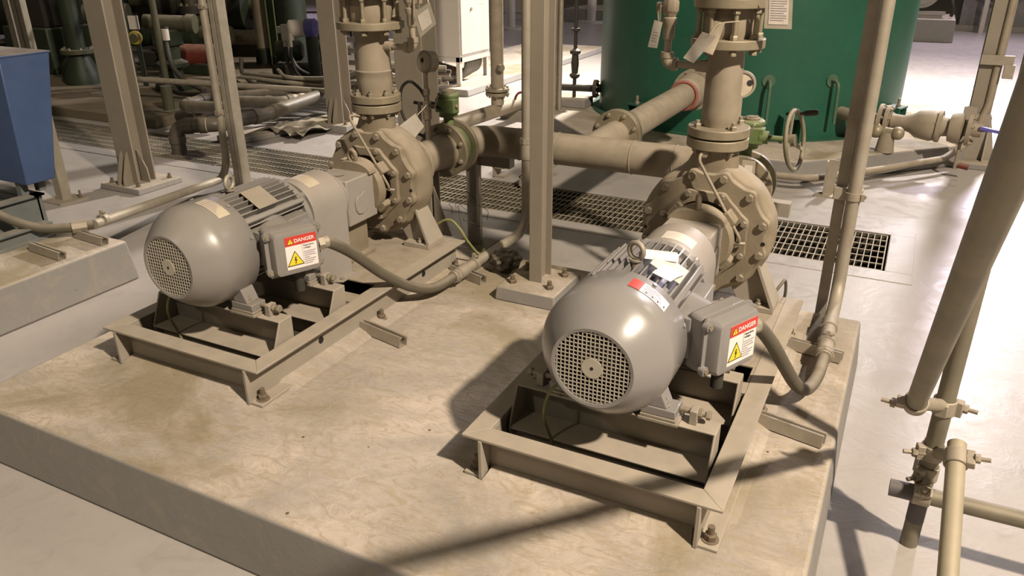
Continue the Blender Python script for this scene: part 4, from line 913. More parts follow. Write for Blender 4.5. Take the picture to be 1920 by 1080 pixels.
bm = bmesh.new(); bmesh.ops.create_grid(bm, x_segments=14, y_segments=14, size=.22)
for v in bm.verts: v.co.z = abs(MN.noise(V((v.co.x*7,v.co.y*7,.3))))*.10 + .01; v.co.x *= 1.2
me = bpy.data.meshes.new('plastic_sheet'); bm.to_mesh(me); bm.free(); me.materials.append(mat('dull_plastic_sheet', (.22,.20,.16), (.10,.09,.06), rough=.3, dust=.3, scale=14))
o = bpy.data.objects.new('plastic_sheet', me); COL.objects.link(o); o.location = (-5.12,5.62,FZ+.03); sm = o.modifiers.new('thick','SOLIDIFY'); sm.thickness = .004
tag(o, 'crumpled pale plastic sheet on the floor under the plastic pipes', 'plastic sheet')
# dark machinery further back
t = thing('dark_machine', 'black box-shaped machine behind the blue guard box', 'machine', (-10.3,6.9,-.13))
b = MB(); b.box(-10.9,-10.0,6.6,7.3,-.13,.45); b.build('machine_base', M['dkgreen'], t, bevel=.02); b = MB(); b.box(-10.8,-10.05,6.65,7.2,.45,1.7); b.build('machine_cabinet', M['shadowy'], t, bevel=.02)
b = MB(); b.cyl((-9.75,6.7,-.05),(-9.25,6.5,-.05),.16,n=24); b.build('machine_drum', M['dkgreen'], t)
t = thing('green_pipe', 'upright dark green pipe with flange left of the thick column', 'pipe', (-9.1,6.35,-.13))
b = MB(); b.cyl((-9.1,6.35,.20),(-9.1,6.35,1.8),.10,n=24); b.build('pipe_run', M['dkgreen'], t); b = MB(); b.lathe([(0,.20),(.12,.20),(.32,.12),(.34,.12)], (-9.1,6.35,-.13),(0,0,1),24); b.build('pipe_reducer', M['dkgreen'], t); flange_part(t, (-9.1,6.35,.25),(0,0,1),.19,.05,M['olive'],8,.016)
for (x, y, h, lab) in ((-8.15,5.95,.75,'thin upright valve stand on the brown pad beside the thick column'),):
    t = thing('valve_stand', lab, 'valve', (x,y,-.13)); b = MB(); b.cyl((x,y,-.12),(x,y,h),.022,n=12); b.build('stand_pipe', M['steel'], t); b = MB(); b.box(x-.14,x+.14,y-.12,y+.12,-.13,-.10); b.build('foot_plate', M['steel'], t)
    for q, zz in enumerate((.38,.52,.85)): b = MB(); b.sphere((x+.03,y,zz),.05,12); b.cyl((x-.06,y,zz),(x+.09,y,zz),.03,n=12); b.build('valve_body', M['steel'] if q%2 else M['redp'], t, ang=60)
    b = MB(); b.tube(spline([(x,y,.95),(x+.02,y-.05,.8),(x+.05,y-.05,.55),(x+.06,y,.4)],6),.012,8); b.build('valve_hose', M['black'], t)
t = thing('strut_column', 'pair of tan strut posts at the far left above the blue guard box', 'strut post', (-8.7,5.45,FZ))
for dx in (-.12,0,.10): b = MB(); b.box(-8.7+dx,-8.7+dx+.07,5.42,5.49,FZ,2.2); b.build('post', M['steel'], t, bevel=.003)
t = thing('valve_actuator', 'dark green valve with round actuator behind the thick column', 'valve', (-7.75,6.55,-.13))
b = MB(); b.lathe([(0,.22),(.06,.22),(.08,.12),(.22,.11),(.26,.19),(.30,.19),(.34,.11),(.62,.13)], (-7.75,6.55,-.13),(0,0,1),24); b.build('valve_column', M['dkgreen'], t)
b = MB(); b.cyl((-7.95,6.45,.62),(-7.5,6.68,.60),.085,n=22); b.cyl((-7.52,6.67,.60),(-7.44,6.71,.595),.105,n=22); b.build('actuator_drum', M['olive'], t)
b = MB(); b.box(-7.9,-7.6,6.45,6.65,.36,.54); b.build('gear_box', M['dkgreen'], t, bevel=.02)
b = MB(); b.tube(spline([(-7.62,6.45,.58),(-7.6,6.40,.36),(-7.5,6.35,.16),(-7.3,6.3,.04),(-6.9,6.2,-.04)],8),.028,12); plabel(b.build('actuator_hose', M['black'], t),'black hose')
b = MB(); b.cyl((-7.60,6.41,.44),(-7.60,6.41,.56),.04,n=14); plabel(b.build('hose_fitting', M['lightgrey'], t),'pale hose fitting')
t = thing('paper_notice', 'pale square notice on a thin post beyond the thick column near frame top', 'notice', (-8.2,6.5,-.13)); b = MB(); b.obox((-8.2,6.5,.60),(.11,.02,.15),rz=.5); b.build('notice_board', M['lightgrey'], t); b = MB(); b.cyl((-8.2,6.53,-.13),(-8.2,6.53,.6),.015,n=10); b.build('notice_post', M['dkgreen'], t)
t = thing('yellow_valve_wheel', 'small yellow round valve wheel just right of the thick column', 'valve', (-8.22,6.5,.43)); b = MB(); b.torus((-8.22,6.5,.43),(.5,-.85,.1),.06,.022,24,10); b.build('wheel_rim', M['dullyellow'], t); b = MB(); b.cyl((-8.245,6.54,.43),(-8.205,6.46,.43),.05,n=18); b.build('wheel_hub', M['olive'], t)
b = MB(); b.cyl((-8.25,6.55,-.13),(-8.25,6.55,.42),.03,n=12); b.build('stem', M['dkgreen'], t)
t = thing('red_pump', 'dusty red pump body with round cover beyond the strut column', 'pump', (-8.4,7.7,-.13))
b = MB(); b.cyl((-8.65,7.40,.11),(-8.05,7.62,.10),.14,n=28); b.build('pump_body', M['redp'], t); b = MB(); b.lathe([(0,.19),(.10,.19),(.16,.10)],(-8.65,7.40,.11),(-.93,-.36,.02),28); b.build('end_cover', M['shadowy'], t)
b = MB(); b.box(-8.6,-8.1,7.4,7.65,-.13,.02); b.build('pedestal', M['dkgreen'], t, bevel=.02)
b = MB(); b.tube(spline([(-8.1,7.45,.15),(-8.0,7.38,.06),(-7.7,7.25,-.06),(-7.2,7.0,-.1)],8),.03,12); plabel(b.build('pump_hose', M['black'], t), 'black hose')
t = thing('grooved_elbow', 'large dark pipe elbow hanging at the frame top behind the strut column', 'pipe', (-8.6,8.4,1.3)); b = MB(); b.tube(fillet([(-9.6,8.1,.66),(-8.62,8.42,.64),(-8.6,8.43,2.3)],.3,10),.17,26); b.build('elbow_pipe', M['shadowy'], t, ang=60)
b = MB(); b.cyl((-9.25,8.22,.655),(-9.1,8.27,.655),.215,n=26); b.build('grooved_coupling', M['shadowy'], t)
t = thing('tan_pipe_tee', 'upright tan pipe with a side tee right of the strut column', 'pipe', (-8.25,8.62,-.13)); b = MB(); b.cyl((-8.25,8.62,-.13),(-8.25,8.62,2.0),.115,n=28); b.build('riser', M['pipe'], t); b = MB(); b.cyl((-9.3,8.3,.22),(-8.25,8.62,.22),.10,n=24); b.build('tee_branch', M['pipe'], t)
b = MB(); b.cyl((-9.0,8.39,.22),(-8.9,8.42,.22),.14,n=24); b.build('grooved_coupling', M['shadowy'], t)
b = MB(); b.lathe([(0,.15),(.2,.15),(.22,.12)],(-8.25,8.62,-.13),(0,0,1),26); b.build('base_flange', M['dkgreen'], t)
t = thing('dark_green_vessel', 'tall dark green upright vessel right of the tan pipe', 'vessel', (-7.80,8.62,-.13)); b = MB(); b.cyl((-7.80,8.62,-.13),(-7.80,8.62,2.0),.27,n=36); b.build('vessel_shell', M['dkgreen'], t)
b = MB(); b.cyl((-7.80,8.62,-.13),(-7.80,8.62,-.08),.29,n=36); b.build('vessel_base', M['dkgreen'], t)
for a in (-1.9,-1.4): b = MB(); b.cyl((-7.80+.29*math.cos(a),8.62+.29*math.sin(a),-.1),(-7.80+.29*math.cos(a),8.62+.29*math.sin(a),2.0),.012,n=8); b.build('vessel_tubing', M['green'], t)
t = thing('powered_valve', 'cream valve actuator with violet blue cap and two hanging hoses', 'valve', (-6.62,7.6,-.13))
ax0, ay0, az0 = -6.70, 7.52, .47
b = MB(); b.cyl((ax0-.06,ay0-.02,az0+.03),(ax0+.14,ay0+.06,az0+.04),.10,n=24); b.build('actuator_body', M['lightgrey'], t, bevel=.01)
b = MB(); b.lathe([(0,.105),(.11,.105),(.15,.07)],(ax0+.13,ay0+.055,az0+.04),(.93,.36,.04),24); plabel(b.build('actuator_cap', M['violet'], t),'violet blue cap')
b = MB(); b.obox((ax0-.06,ay0-.07,az0-.01),(.13,.08,.19),rz=.3); b.obox((ax0-.15,ay0-.07,az0+.02),(.09,.07,.08),rz=.3); b.build('control_block', M['lightgrey'], t, bevel=.012)
for dx in (-.04,.04):
    b = MB(); b.cyl((ax0-.06+dx,ay0-.08,az0-.17),(ax0-.06+dx,ay0-.08,az0-.08),.026,n=14); b.build('hose_fitting', M['lightgrey'], t)
    b = MB(); b.tube(spline([(ax0-.06+dx,ay0-.08,az0-.16),(ax0-.05+dx,ay0-.09,az0-.34),(ax0+.05+dx,ay0-.1,az0-.50),(ax0+.3+dx,ay0-.1,-.10),(ax0+.7,ay0-.1,-.13),(ax0+1.2,ay0-.05,-.10)],8),.019,12); plabel(b.build('hanging_hose', M['black'], t),'black hose')
b = MB(); b.cyl((ax0+.12,ay0+.15,-.13),(ax0+.12,ay0+.15,az0),.075,n=22); b.build('valve_stem_pipe', M['dkgreen'], t)
b = MB(); b.lathe([(0,.16),(.04,.16),(.06,.09)],(ax0+.12,ay0+.15,-.13),(0,0,1),22); b.build('base_flange', M['olive'], t)
pipe('steel_pipe', 'slim tan flanged pipe left of the grey column at the frame top', [(-5.9,8.6,FZ),(-5.9,8.6,2.2)], .06, M['pipe'])
t = thing('guard_rail', 'thin dark guard rail against the bright floor at the far left', 'railing', (-11.0,11.5,FZ))
for (x, y) in ((-11.6,11.3),(-10.6,11.8),(-9.6,12.3)): b = MB(); b.cyl((x,y,FZ),(x,y,.9),.025,n=10); b.build('rail_post', M['shadowy'], t)
for z in (.25,.55,.9): b = MB(); b.cyl((-12.1,11.05,z),(-9.1,12.55,z),.022,n=10); b.build('rail_bar', M['shadowy'], t)
# electrical cabinet ----------------------------------------------------------
pad('cabinet_pad', 'long low pale concrete pad under the electrical cabinet', -6.0, -4.62, 8.0, 12.5, -.14)
t = thing('electrical_cabinet', 'tall light grey electrical cabinet on an open stand behind the left pump', 'cabinet', (-5.15,8.5,-.14))
b = MB(); b.box(-5.5,-4.80,8.16,8.88,.19,2.2); cab = b.build('cabinet_body', M['lightgrey'], t, bevel=.006)
b = MB(); b.box(-4.80,-4.785,8.18,8.86,.22,2.18); d = b.build('cabinet_door', M['lightgrey'], t, bevel=.004)
b = MB(); b.cyl((-4.785,8.42,.72),(-4.772,8.42,.72),.018,n=14); b.build('door_lock', M['boltm'], d)
b = MB(); b.box(-4.785,-4.783,8.56,8.74,.76,.92); plabel(b.build('door_sticker', M['lightgrey'], d), 'pale sticker with red print')
b = MB(); b.box(-4.783,-4.7825,8.57,8.73,.84,.90); b.build('sticker_print', M['red'], d)
for (x, y) in ((-5.48,8.18),(-4.83,8.18),(-5.48,8.84),(-4.83,8.84)): b = MB(); b.box(x-.025,x+.025,y-.025,y+.025,-.14,.19); b.build('leg', M['lightgrey'], t)
b = MB()
b.box(-5.5,-4.80,8.155,8.205,.14,.19); b.box(-4.855,-4.80,8.16,8.88,.13,.19); b.box(-4.855,-4.80,8.16,8.88,-.14,-.10); b.build('stand_rail', M['lightgrey'], t)
for k in range(7):
    y = 8.26+k*.055; b = MB(); b.tube(spline([(-4.87,y+.16,.20),(-4.865,y+.15,.06),(-4.90,y+.08,-.06+.008*k),(-5.05,y-.03,-.085+.012*k),(-5.35,y-.1,-.06+.02*k),(-5.8,y-.12,.0+.02*k)],8),.028,12)
    tag(b.build('power_cable', M['hose'], loc=(-5.0,y,.2), ang=60), 'grey power cable looping under the electrical cabinet', 'cable', 'cables under the electrical cabinet')
# pipe beyond the header
t = thing('flanged_standpipe', 'upright flanged tan pipe between cabinet and middle column', 'pipe', (-3.55,6.72,FZ))
b = MB(); b.cyl((-3.55,6.72,-.0),(-3.55,6.72,2.4),.062,n=28); b.build('riser', M['pipe'], t); b = MB(); b.cyl((-3.64,5.75,-.06),(-3.47,7.9,-.06),.066,n=28); b.build('floor_run', M['pipe'], t)
flange_part(t,(-3.55,6.72,.145),(0,0,1),.115,.028,M['gold'],8,.012); flange_part(t,(-3.55,6.72,.105),(0,0,1),.115,.028,M['gold'],8,.012,side=-1)
b = MB(); b.cyl((-3.55,6.70,.36),(-3.47,6.64,.36),.018,n=12); b.cyl((-3.48,6.645,.36),(-3.45,6.63,.36),.032,n=12); b.build('drain_valve', M['boltm'], t)
b = MB(); b.torus((-3.42,7.0,-.02),(.3,1,0),.10,.012,24,8,0,PI); plabel(b.build('lifting_hoop', M['redp'], t),'dull red hoop')

for y in (6.1,7.1): b = MB(); b.box(-3.72,-3.38,y,y+.06,FZ,-.12); b.build('pipe_cradle', M['paint'], t)

# more dark machinery filling the far left -------------------------------------------
def dark_pump(label, x, y, rz, s=1.0, body=None, tall=.9):
    t = thing('dark_pump', label, 'pump', (x,y,-.13)); R3 = Matrix.Rotation(rz, 3, 'Z'); w = lambda a,b_,c: V((x,y,-.13)) + R3 @ V((a*s,b_*s,c*s))
    b = MB(); b.obox(w(0,0,.12), (1.3*s,.55*s,.24*s), rz); b.build('pump_plinth', M['shadowy'], t, bevel=.02)
    b = MB(); b.lathe([(0,.15*s),(.04*s,.2*s),(.5*s,.2*s),(.56*s,.14*s)], w(-.6,0,.50), R3 @ V((1,0,0)), 28); b.build('motor_drum', body or M['dkgreen'], t)
    b = MB(); b.lathe([(0,.1*s),(.03*s,.26*s),(.2*s,.26*s),(.24*s,.12*s)], w(.2,0,.52), R3 @ V((1,0,0)), 28); b.build('pump_casing', M['dkgreen'], t)
    b = MB(); b.cyl(w(.32,0,.6), w(.32,0,.6+tall), .11*s, n=22); b.build('riser', M['olive'], t)
    flange_part(t, w(.32,0,.85), (0,0,1), .2*s, .05, M['shadowy'], 8, .018); flange_part(t, w(.32,0,.91), (0,0,1), .2*s, .05, M['shadowy'], 8, .018)
    b = MB(); b.obox(w(-.3,-.05,.74), (.22*s,.2*s,.14*s), rz); b.build('terminal_box', M['shadowy'], t, bevel=.015)
    b = MB(); b.tube(spline([w(-.3,-.15,.72),w(-.25,-.3,.5),w(-.1,-.38,.2),w(.2,-.4,.03)],8), .028, 12); b.build('pump_cable', M['black'], t)
    b = MB(); b.cyl(w(.42,0,.52), w(.95,0,.52), .12*s, n=22); b.build('suction_stub', M['olive'], t); flange_part(t, w(.72,0,.52), R3 @ V((1,0,0)), .2*s, .05, M['shadowy'], 8, .018)
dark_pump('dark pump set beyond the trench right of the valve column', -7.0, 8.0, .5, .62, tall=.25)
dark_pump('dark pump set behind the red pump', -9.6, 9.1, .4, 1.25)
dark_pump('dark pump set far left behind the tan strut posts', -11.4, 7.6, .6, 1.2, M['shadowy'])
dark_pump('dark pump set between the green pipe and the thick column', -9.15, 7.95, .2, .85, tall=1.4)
for k, (pts, r_, m_, lab) in enumerate((
  ([(-13.5,8.6,1.45),(-10.0,9.0,1.45),(-9.9,9.0,2.4)], .14, 'shadowy', 'dark overhead pipe at the far left frame top'),
  ([(-11.3,9.0,.62),(-9.0,9.85,.62)], .10, 'olive', 'olive pipe running level behind the dark pumps'),
  ([(-8.9,6.9,-.13),(-8.9,6.9,1.05),(-7.9,7.1,1.05),(-7.9,7.1,2.0)], .05, 'dkgreen', 'thin dark green pipe looping above the valve column'),
  ([(-7.35,6.1,-.13),(-7.35,6.1,1.9)], .035, 'olive', 'thin olive upright pipe near the strut column'),
  ([(-9.3,7.2,-.13),(-9.3,7.2,2.0)], .06, 'shadowy', 'dark upright pipe behind the thick column'))):
    pipe('dark_pipe', lab, pts, r_, M[m_], R=.18)
for k, (x, y, z0, z1) in enumerate(((-12.2,9.6,-.13,1.3),(-10.6,10.4,FZ,1.25))):
    t = thing('dark_cabinet', 'dark machine cabinet in the far left background, %s one' % ('left' if k==0 else 'right'), 'cabinet', (x,y,z0))
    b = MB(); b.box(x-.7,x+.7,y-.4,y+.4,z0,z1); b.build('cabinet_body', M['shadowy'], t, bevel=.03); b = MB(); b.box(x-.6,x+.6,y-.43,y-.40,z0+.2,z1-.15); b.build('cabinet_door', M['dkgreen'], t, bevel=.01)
for k, (x, y, z) in enumerate(((-7.05,6.6,.35),(-6.95,6.85,.22),(-7.5,6.2,.2))):
    a = (x,y,z); pts = [a,(x+.1,y-.1,z-.15),(x+.4,y-.15,-.02-.02*k),(x+.9,y-.1+.1*k,-.05),(x+1.5,y+.3,-.04)]
    tag((lambda b: b.build('hose', M['black'], loc=a, ang=60))(MB().tube(spline(pts,8), .024, 12)), 'black hose trailing from the dark pumps toward the strut column, %s' % ('upper','middle','lower')[k], 'hose')
# supports under the suction header ---------------------------------------------
t = thing('pipe_support', 'flat steel post under the left suction flange', 'pipe support', (-2.17,3.78,FZ)); b = MB(); b.box(-2.20,-2.135,3.765,3.83,FZ,SH-PR); b.build('post', M['paint'], t, bevel=.002)
b = MB(); b.box(-2.28,-2.06,3.70,3.90,FZ,FZ+.015); b.build('foot_plate', M['paint'], t)
b = MB(); b.box(-2.16,-1.93,3.79,3.85,SH-PR-.075,SH-PR-.01); b.build('saddle_arm', M['paint'], t)
t = thing('pipe_support', 'grey gusseted column stub behind the left pump casing', 'pipe support', (-2.17,3.28,0)); b = MB(); ibeam(b,-2.165,3.30,.10,.09,FZ,SH-PR,.008,.007); b.build('post', M['paint'], t)
b = MB(); b.prism([(0,0),(.10,0),(0,.26)],(-2.115,3.28,.03),(1,0,0),(0,0,1),(0,.008,0)); b.build('gusset_plate', M['paint'], t)
t = thing('pipe_support', 'grey post with saddle arm under the right suction flange', 'pipe support', (XR+.03,3.78,FZ)); b = MB(); b.box(XR-.03,XR+.035,3.765,3.83,FZ,SH-PR); b.build('post', M['paint'], t)
b = MB(); b.box(XR-.02,XR+.21,3.60,3.66,SH-PR-.075,SH-PR-.01); b.build('saddle_arm', M['paint'], t)
for (x0,x1,y0,y1,lab) in ((-2.76,-2.66,5.13,5.25,'short steel floor block left of the middle column under the header'),(-2.46,-2.34,4.98,5.42,'steel floor channel right of the middle column under the header')):
    b = MB(); b.box(x0,x1,y0,y1,FZ,FZ+.012); b.box(x0,x0+.012,y0,y1,FZ,FZ+.085); b.box(x0,x1,y0,y1,FZ+.075,FZ+.085); tag(b.build('floor_channel', M['steel'], loc=(x0,y0,FZ)), lab, 'steel channel')
# storage tank on octagonal pad -------------------------------------------------
M['hook'] = mat('tank_hook_green', (.03,.11,.06), (.025,.09,.05), rough=.5, dust=.35)
TC = V((-1.45,7.87,0)); TR = 1.39; TZ = -.05
P = [(TC.x+2.08*math.cos(PI/8+i*PI/4), TC.y+2.08*math.sin(PI/8+i*PI/4)) for i in range(8)]
b = MB(); b.prism(P, (0,0,FZ), (1,0,0), (0,1,0), (0,0,TZ-FZ)); tag(b.build('tank_pad', M['pad'], loc=(TC.x,TC.y,FZ), bevel=.015), 'octagonal concrete pad under the big green tank', 'concrete pad')
t = thing('storage_tank', 'big dark green cylindrical storage tank behind the right pump', 'tank', (TC.x,TC.y,TZ))
b = MB(); b.lathe([(0,TR),(2.9,TR),(2.95,TR-.05)], (TC.x,TC.y,TZ), (0,0,1), 128); b.build('tank_shell', M['tank'], t)
b = MB(); b.lathe([(0,TR+.07),(.012,TR+.07),(.012,TR-.02),(0,TR-.02)], (TC.x,TC.y,TZ), (0,0,1), 128, close=True); b.build('base_ring', M['tank'], t)
a = math.atan2(5.84-TC.y, -1.435-TC.x)
b = MB(); b.cyl((-1.435,5.84,SH),(-1.435,6.52,SH),PR+.004,n=36); nz = b.build('outlet_nozzle', M['pipe'], t); flange_part(t,(-1.435,5.84,SH),(0,1,0),.15,.028,M['pipe'],8,.014,side=1)
b = MB(); b.ring((-1.435,6.44,SH),(0,1,0),.17,PR,.05); b.build('nozzle_pad', M['tank'], t)
for (ang, lab) in ((-64,'dark green anchor bracket at the tank foot'),(-116,None),(-20,None)):
    aa = math.radians(ang); c, s = math.cos(aa), math.sin(aa); m = Matrix(((c,-s,0),(s,c,0),(0,0,1))); b = MB(); o_ = V((TC.x+c*(TR+.06), TC.y+s*(TR+.06), TZ))
    for q in (-.07,.07): b.obox(o_+m@V((0,q,.10)),(.13,.012,.2),m=m)
    b.obox(o_+m@V((0,0,.20)),(.14,.16,.014),m=m); br = b.build('anchor_bracket', M['tank'], t); bolt(br,o_+m@V((0.02,0,.205)),(0,0,1),.022,M['boltm'],stud=.05)
for ang in (-72,-51):
    aa = math.radians(ang); c, s = math.cos(aa), math.sin(aa); w = lambda r, z, k=0: (TC.x+c*(TR+r)-s*k, TC.y+s*(TR+r)+c*k, z)
    b = MB(); b.tube(fillet([w(-.01,.42),w(.10,.42),w(.115,.10)],.05,6),.014,10); b.cyl(w(-.005,.42),w(.012,.42),.05,n=16); b.build('tank_hook', M['hook'], t)
# drain line with valves on the tank's right --------------------------------------
y0, z0 = 6.70, .16
t = thing('tank_drain_line', 'flanged drain line with valves sticking out right of the green tank', 'pipe', (-.3,y0,z0))
ax = (1,-.13,0); q = lambda x, dy=0, dz=0: V((x, y0-.13*(x+.2)+dy, z0+dz))
b = MB(); b.tube(fillet([(-.66,7.09,z0),q(-.34),q(.52)],.10,8),.05,24); b.build('pipe_run', M['pipe'], t)
flange_part(t,q(-.17),ax,.125,.03,M['pipe'],8,.013); flange_part(t,q(-.12),ax,.12,.03,M['pipe'],8,.013)
b = MB(); b.lathe([(0,.06),(.08,.055),(.14,.07),(.18,.10),(.28,.115),(.33,.10),(.36,.07),(.44,.06)],q(-.09),ax,28); b.build('check_valve_body', M['pipe'], t)
flange_part(t,q(.24),ax,.118,.028,M['pipe'],8,.013,side=-1)
b = MB(); b.lathe([(0,.05),(.01,.10),(.05,.112),(.09,.112),(.11,.05)],q(.30),ax,28); b.build('ball_valve_body', M['pipe'], t)
flange_part(t,q(.44),ax,.118,.03,M['pipe'],8,.014,side=1)
b = MB(); b.cyl(q(.40,-.02,.0),q(.62,-.02,.015),.012,n=10); b.bar(q(.50,-.05,.03),q(.66,-.05,.01),.035,.022); plabel(b.build('valve_lever', M['violet'], t),'violet blue lever grip')
b = MB(); b.cyl(q(.40,0,-.10),q(.40,0,-.30),.013,n=10); b.build('drain_nipple', M['pipe'], t); b = MB(); b.cyl(q(.42,0,-.27),q(.49,0,-.28),.022,n=12); plabel(b.build('drain_handle', M['redp'], t),'dull red drain handle')
b = MB(); b.cyl(q(-.22,-.11,-.06),q(-.02,-.13,-.06),.035,n=16); b.sphere(q(-.18,-.12,-.06),.055,14); b.sphere(q(-.03,-.13,-.06),.05,14); b.build('bypass_valve', M['gold'], t, ang=60)
b = MB(); b.cyl(q(-.1,-.12,-.06),q(-.1,-.12,TZ-z0),.05,.07,n=14); b.build('line_stand', M['pipe'], t)
# ground conduit and angle post ------------------------------------------------------
pipe('ground_conduit', 'thin pale conduit running along the octagonal tank pad', [(-1.05,5.72,-.11),(-.52,5.76,-.11),(-.1,6.24,-.11),(.32,6.78,-.11),(.50,7.12,-.03),(.56,7.16,.25),(.56,7.16,2.2)], .024, M['pipe'], R=.2, cat='conduit')
t = thing('angle_post', 'short steel angle post on the floor in front of the tank pad', 'post', (-.40,5.72,FZ)); b = MB(); b.box(-.43,-.36,5.80,5.81,FZ,.03); b.box(-.43,-.42,5.73,5.81,FZ,.03); b.build('post', M['steel'], t); b = MB(); b.box(-.48,-.33,5.70,5.84,FZ,FZ+.01); b.build('foot_plate', M['steel'], t)
# far right column
b = MB(); b.box(.33,1.05,6.98,7.55,FZ,FZ+.045); tag(b.build('column_kerb', M['pad'], loc=(.6,7.2,FZ), bevel=.006), 'low concrete kerb under the column right of the tank', 'kerb')
t = thing('steel_column', 'steel column with triangular base plates right of the green tank', 'column', (.52,7.22,FZ+.045)); b = MB(); ibeam(b,.52,7.24,.15,.15,FZ+.045,3.2); b.build('column_shaft', M['colpaint'], t)
b = MB(); b.prism([(-.17,0),(.17,0),(.08,.36),(-.08,.36)],(.52,7.15,FZ+.045),(1,0,0),(0,0,1),(0,.012,0)); b.build('gusset_plate', M['paint'], t)
b = MB(); b.prism([(-.16,0),(.16,0),(.08,.34),(-.08,.34)],(.60,7.24,FZ+.045),(0,1,0),(0,0,1),(.012,0,0)); b.build('gusset_plate', M['paint'], t)
b = MB(); b.obox((.55,7.13,.60),(.22,.03,.07)); b.obox((.64,7.12,.52),(.07,.05,.10)); b.build('clamp_bracket', M['steel'], t)
b = MB(); b.obox((.45,7.13,.19),(.09,.05,.10)); b.build('junction_box', M['paint'], t)
# strut posts and valve riser left of the tank
t = thing('strut_post', 'slim strut post beside the tank left of the valve riser', 'strut post', (-3.06,7.0,TZ)); b = MB(); b.box(-3.09,-3.015,6.97,7.04,TZ,2.4); b.build('post', M['steel'], t); b = MB(); b.cyl((-3.0,6.95,TZ),(-3.0,6.95,2.4),.018,n=12); b.build('post_conduit', M['steel'], t)
b = MB(); b.box(-3.14,-2.80,7.10,7.34,TZ,TZ+.09); tag(b.build('column_plinth', M['pad'], loc=(-2.97,7.2,TZ), bevel=.01), 'small concrete block under the valve riser left of the tank', 'plinth')
vx, vy = -2.95, 7.2; t = thing('valve_riser', 'thin dark riser with flanged valve against the bright floor left of tank', 'pipe', (vx,vy,TZ+.09)); b = MB(); b.cyl((vx,vy,TZ+.09),(vx,vy,2.4),.018,n=14); b.build('riser', M['shadowy'], t)
b = MB(); b.lathe([(0,.03),(.02,.05),(.04,.05),(.05,.03),(.14,.038),(.22,.03),(.235,.052),(.26,.052),(.28,.02)],(vx,vy,.22),(0,0,1),18); b.build('valve_body', M['shadowy'], t); b = MB(); b.cyl((vx,vy,.66),(vx,vy,.685),.04,n=14); b.build('riser_clamp', M['shadowy'], t); b = MB(); b.cyl((vx-.14,vy-.02,.13),(vx+.26,vy+.04,.13),.034,n=16); b.build('floor_tee', M['shadowy'], t); flange_part(t,(vx+.21,vy+.03,.13),(1,.16,0),.085,.035,M['shadowy'],8,.010)
t = thing('strut_post', 'thin dark strut post right behind the middle column', 'strut post', (-2.62,5.62,FZ)); b = MB(); b.box(-2.645,-2.605,5.60,5.64,FZ,2.4); b.build('post', M['shadowy'], t); b = MB(); b.box(-2.70,-2.55,5.54,5.70,FZ,FZ+.01); b.build('foot_plate', M['steel'], t)
# far background ------------------------------------------------------------------------
pad('motor_pad', 'grey concrete motor pad in the far background right of the tank', -2.2, .48, 16.1, 17.4, .16)
t = thing('far_motor', 'grey electric motor end seen far behind right of the tank', 'electric motor', (-.1,16.6,.16)); b = MB(); b.cyl((-.12,16.35,.62),(-.12,17.2,.62),.30,n=32); b.build('motor_body', M['guard'], t); b = MB(); b.cyl((-.12,16.32,.62),(-.12,16.352,.62),.24,n=32); b.build('fan_cowl', M['guard'], t); b = MB(); b.box(.22,.42,16.4,16.6,.52,.72); b.build('terminal_box', M['guard'], t, bevel=.02)
b = MB(); b.box(-1.2,.30,16.25,16.33,.22,.28); b.box(-1.2,.26,16.28,16.30,.16,.22); b.build('motor_rail', M['guard'], t); b = MB(); b.tube(spline([(.33,16.4,.55),(.38,16.35,.42),(.42,16.4,.28),(.40,16.45,.2)],6),.03,10); b.build('motor_cable', M['black'], t)
t = thing('equipment_enclosure', 'long dull grey enclosure at the far right rear', 'enclosure', (3.0,19.0,FZ)); b = MB(); b.box(.62,7.5,18.6,20.2,FZ+.1,2.5); b.build('enclosure_body', mat('violet_grey_paint', (.26,.24,.25), rough=.6), t); b = MB(); b.box(.55,7.6,18.5,20.3,FZ,FZ+.1); b.build('enclosure_base', M['guard'], t)
for k in range(3):
    b = MB(); b.torus((1.25,18.22+.09*k,.85+.07*k),(.0,1,.0),.50-.07*k,.035,40,10); tag(b.build('hose_coil', M['hose'], loc=(1.25,18.3,.4)), 'ring of grey hose coiled on the far rack at upper right', 'hose', 'hoses coiled on the far rack')
t = thing('hose_rack', 'pale metal frame holding coiled hose at the far right rear', 'rack', (1.2,18.1,FZ)); 
for x in (1.0,2.0): b = MB(); b.box(x-.04,x+.04,18.06,18.14,FZ,1.2); b.build('rack_post', M['lightgrey'], t)
b = MB(); b.box(.96,2.04,18.06,18.14,.72,.80); b.build('rack_bar', M['lightgrey'], t); b = MB(); b.box(.96,2.04,18.06,18.14,1.2,1.3); b.build('rack_bar', M['lightgrey'], t); b = MB(); b.cyl((1.25,18.1,1.293),(1.25,18.46,1.293),.02,n=10); b.build('hanging_rod', M['lightgrey'], t)
pad('equipment_kerb', 'long grey kerb block in the far background left of the tank', -7.3, -5.4, 17.0, 18.4, .05)
for k, (x, y) in enumerate(((-7.6,15.0),(-6.6,17.0))):
    t = thing('far_post', 'pale round post far behind %s the middle column' % ('left of' if k==0 else 'right of'), 'post', (x,y,FZ)); b = MB(); b.cyl((x,y,FZ),(x,y,2.2),.10,n=20); b.build('post', M['lightgrey'], t); b = MB(); b.cyl((x,y,FZ),(x,y,FZ+.05),.3,n=24); b.build('base_plate', M['lightgrey'], t)
t = thing('far_pipe_bundle', 'bundle of dull pipes crossing far behind the middle column', 'pipe', (-8,20,.4))
for k in range(4): b = MB(); b.cyl((-12.0,20.0+.2*k,.3+.18*k),(-4.5,20.6+.2*k,.25+.2*k),.07,n=12); b.build('pipe_run', M['guard'], t)
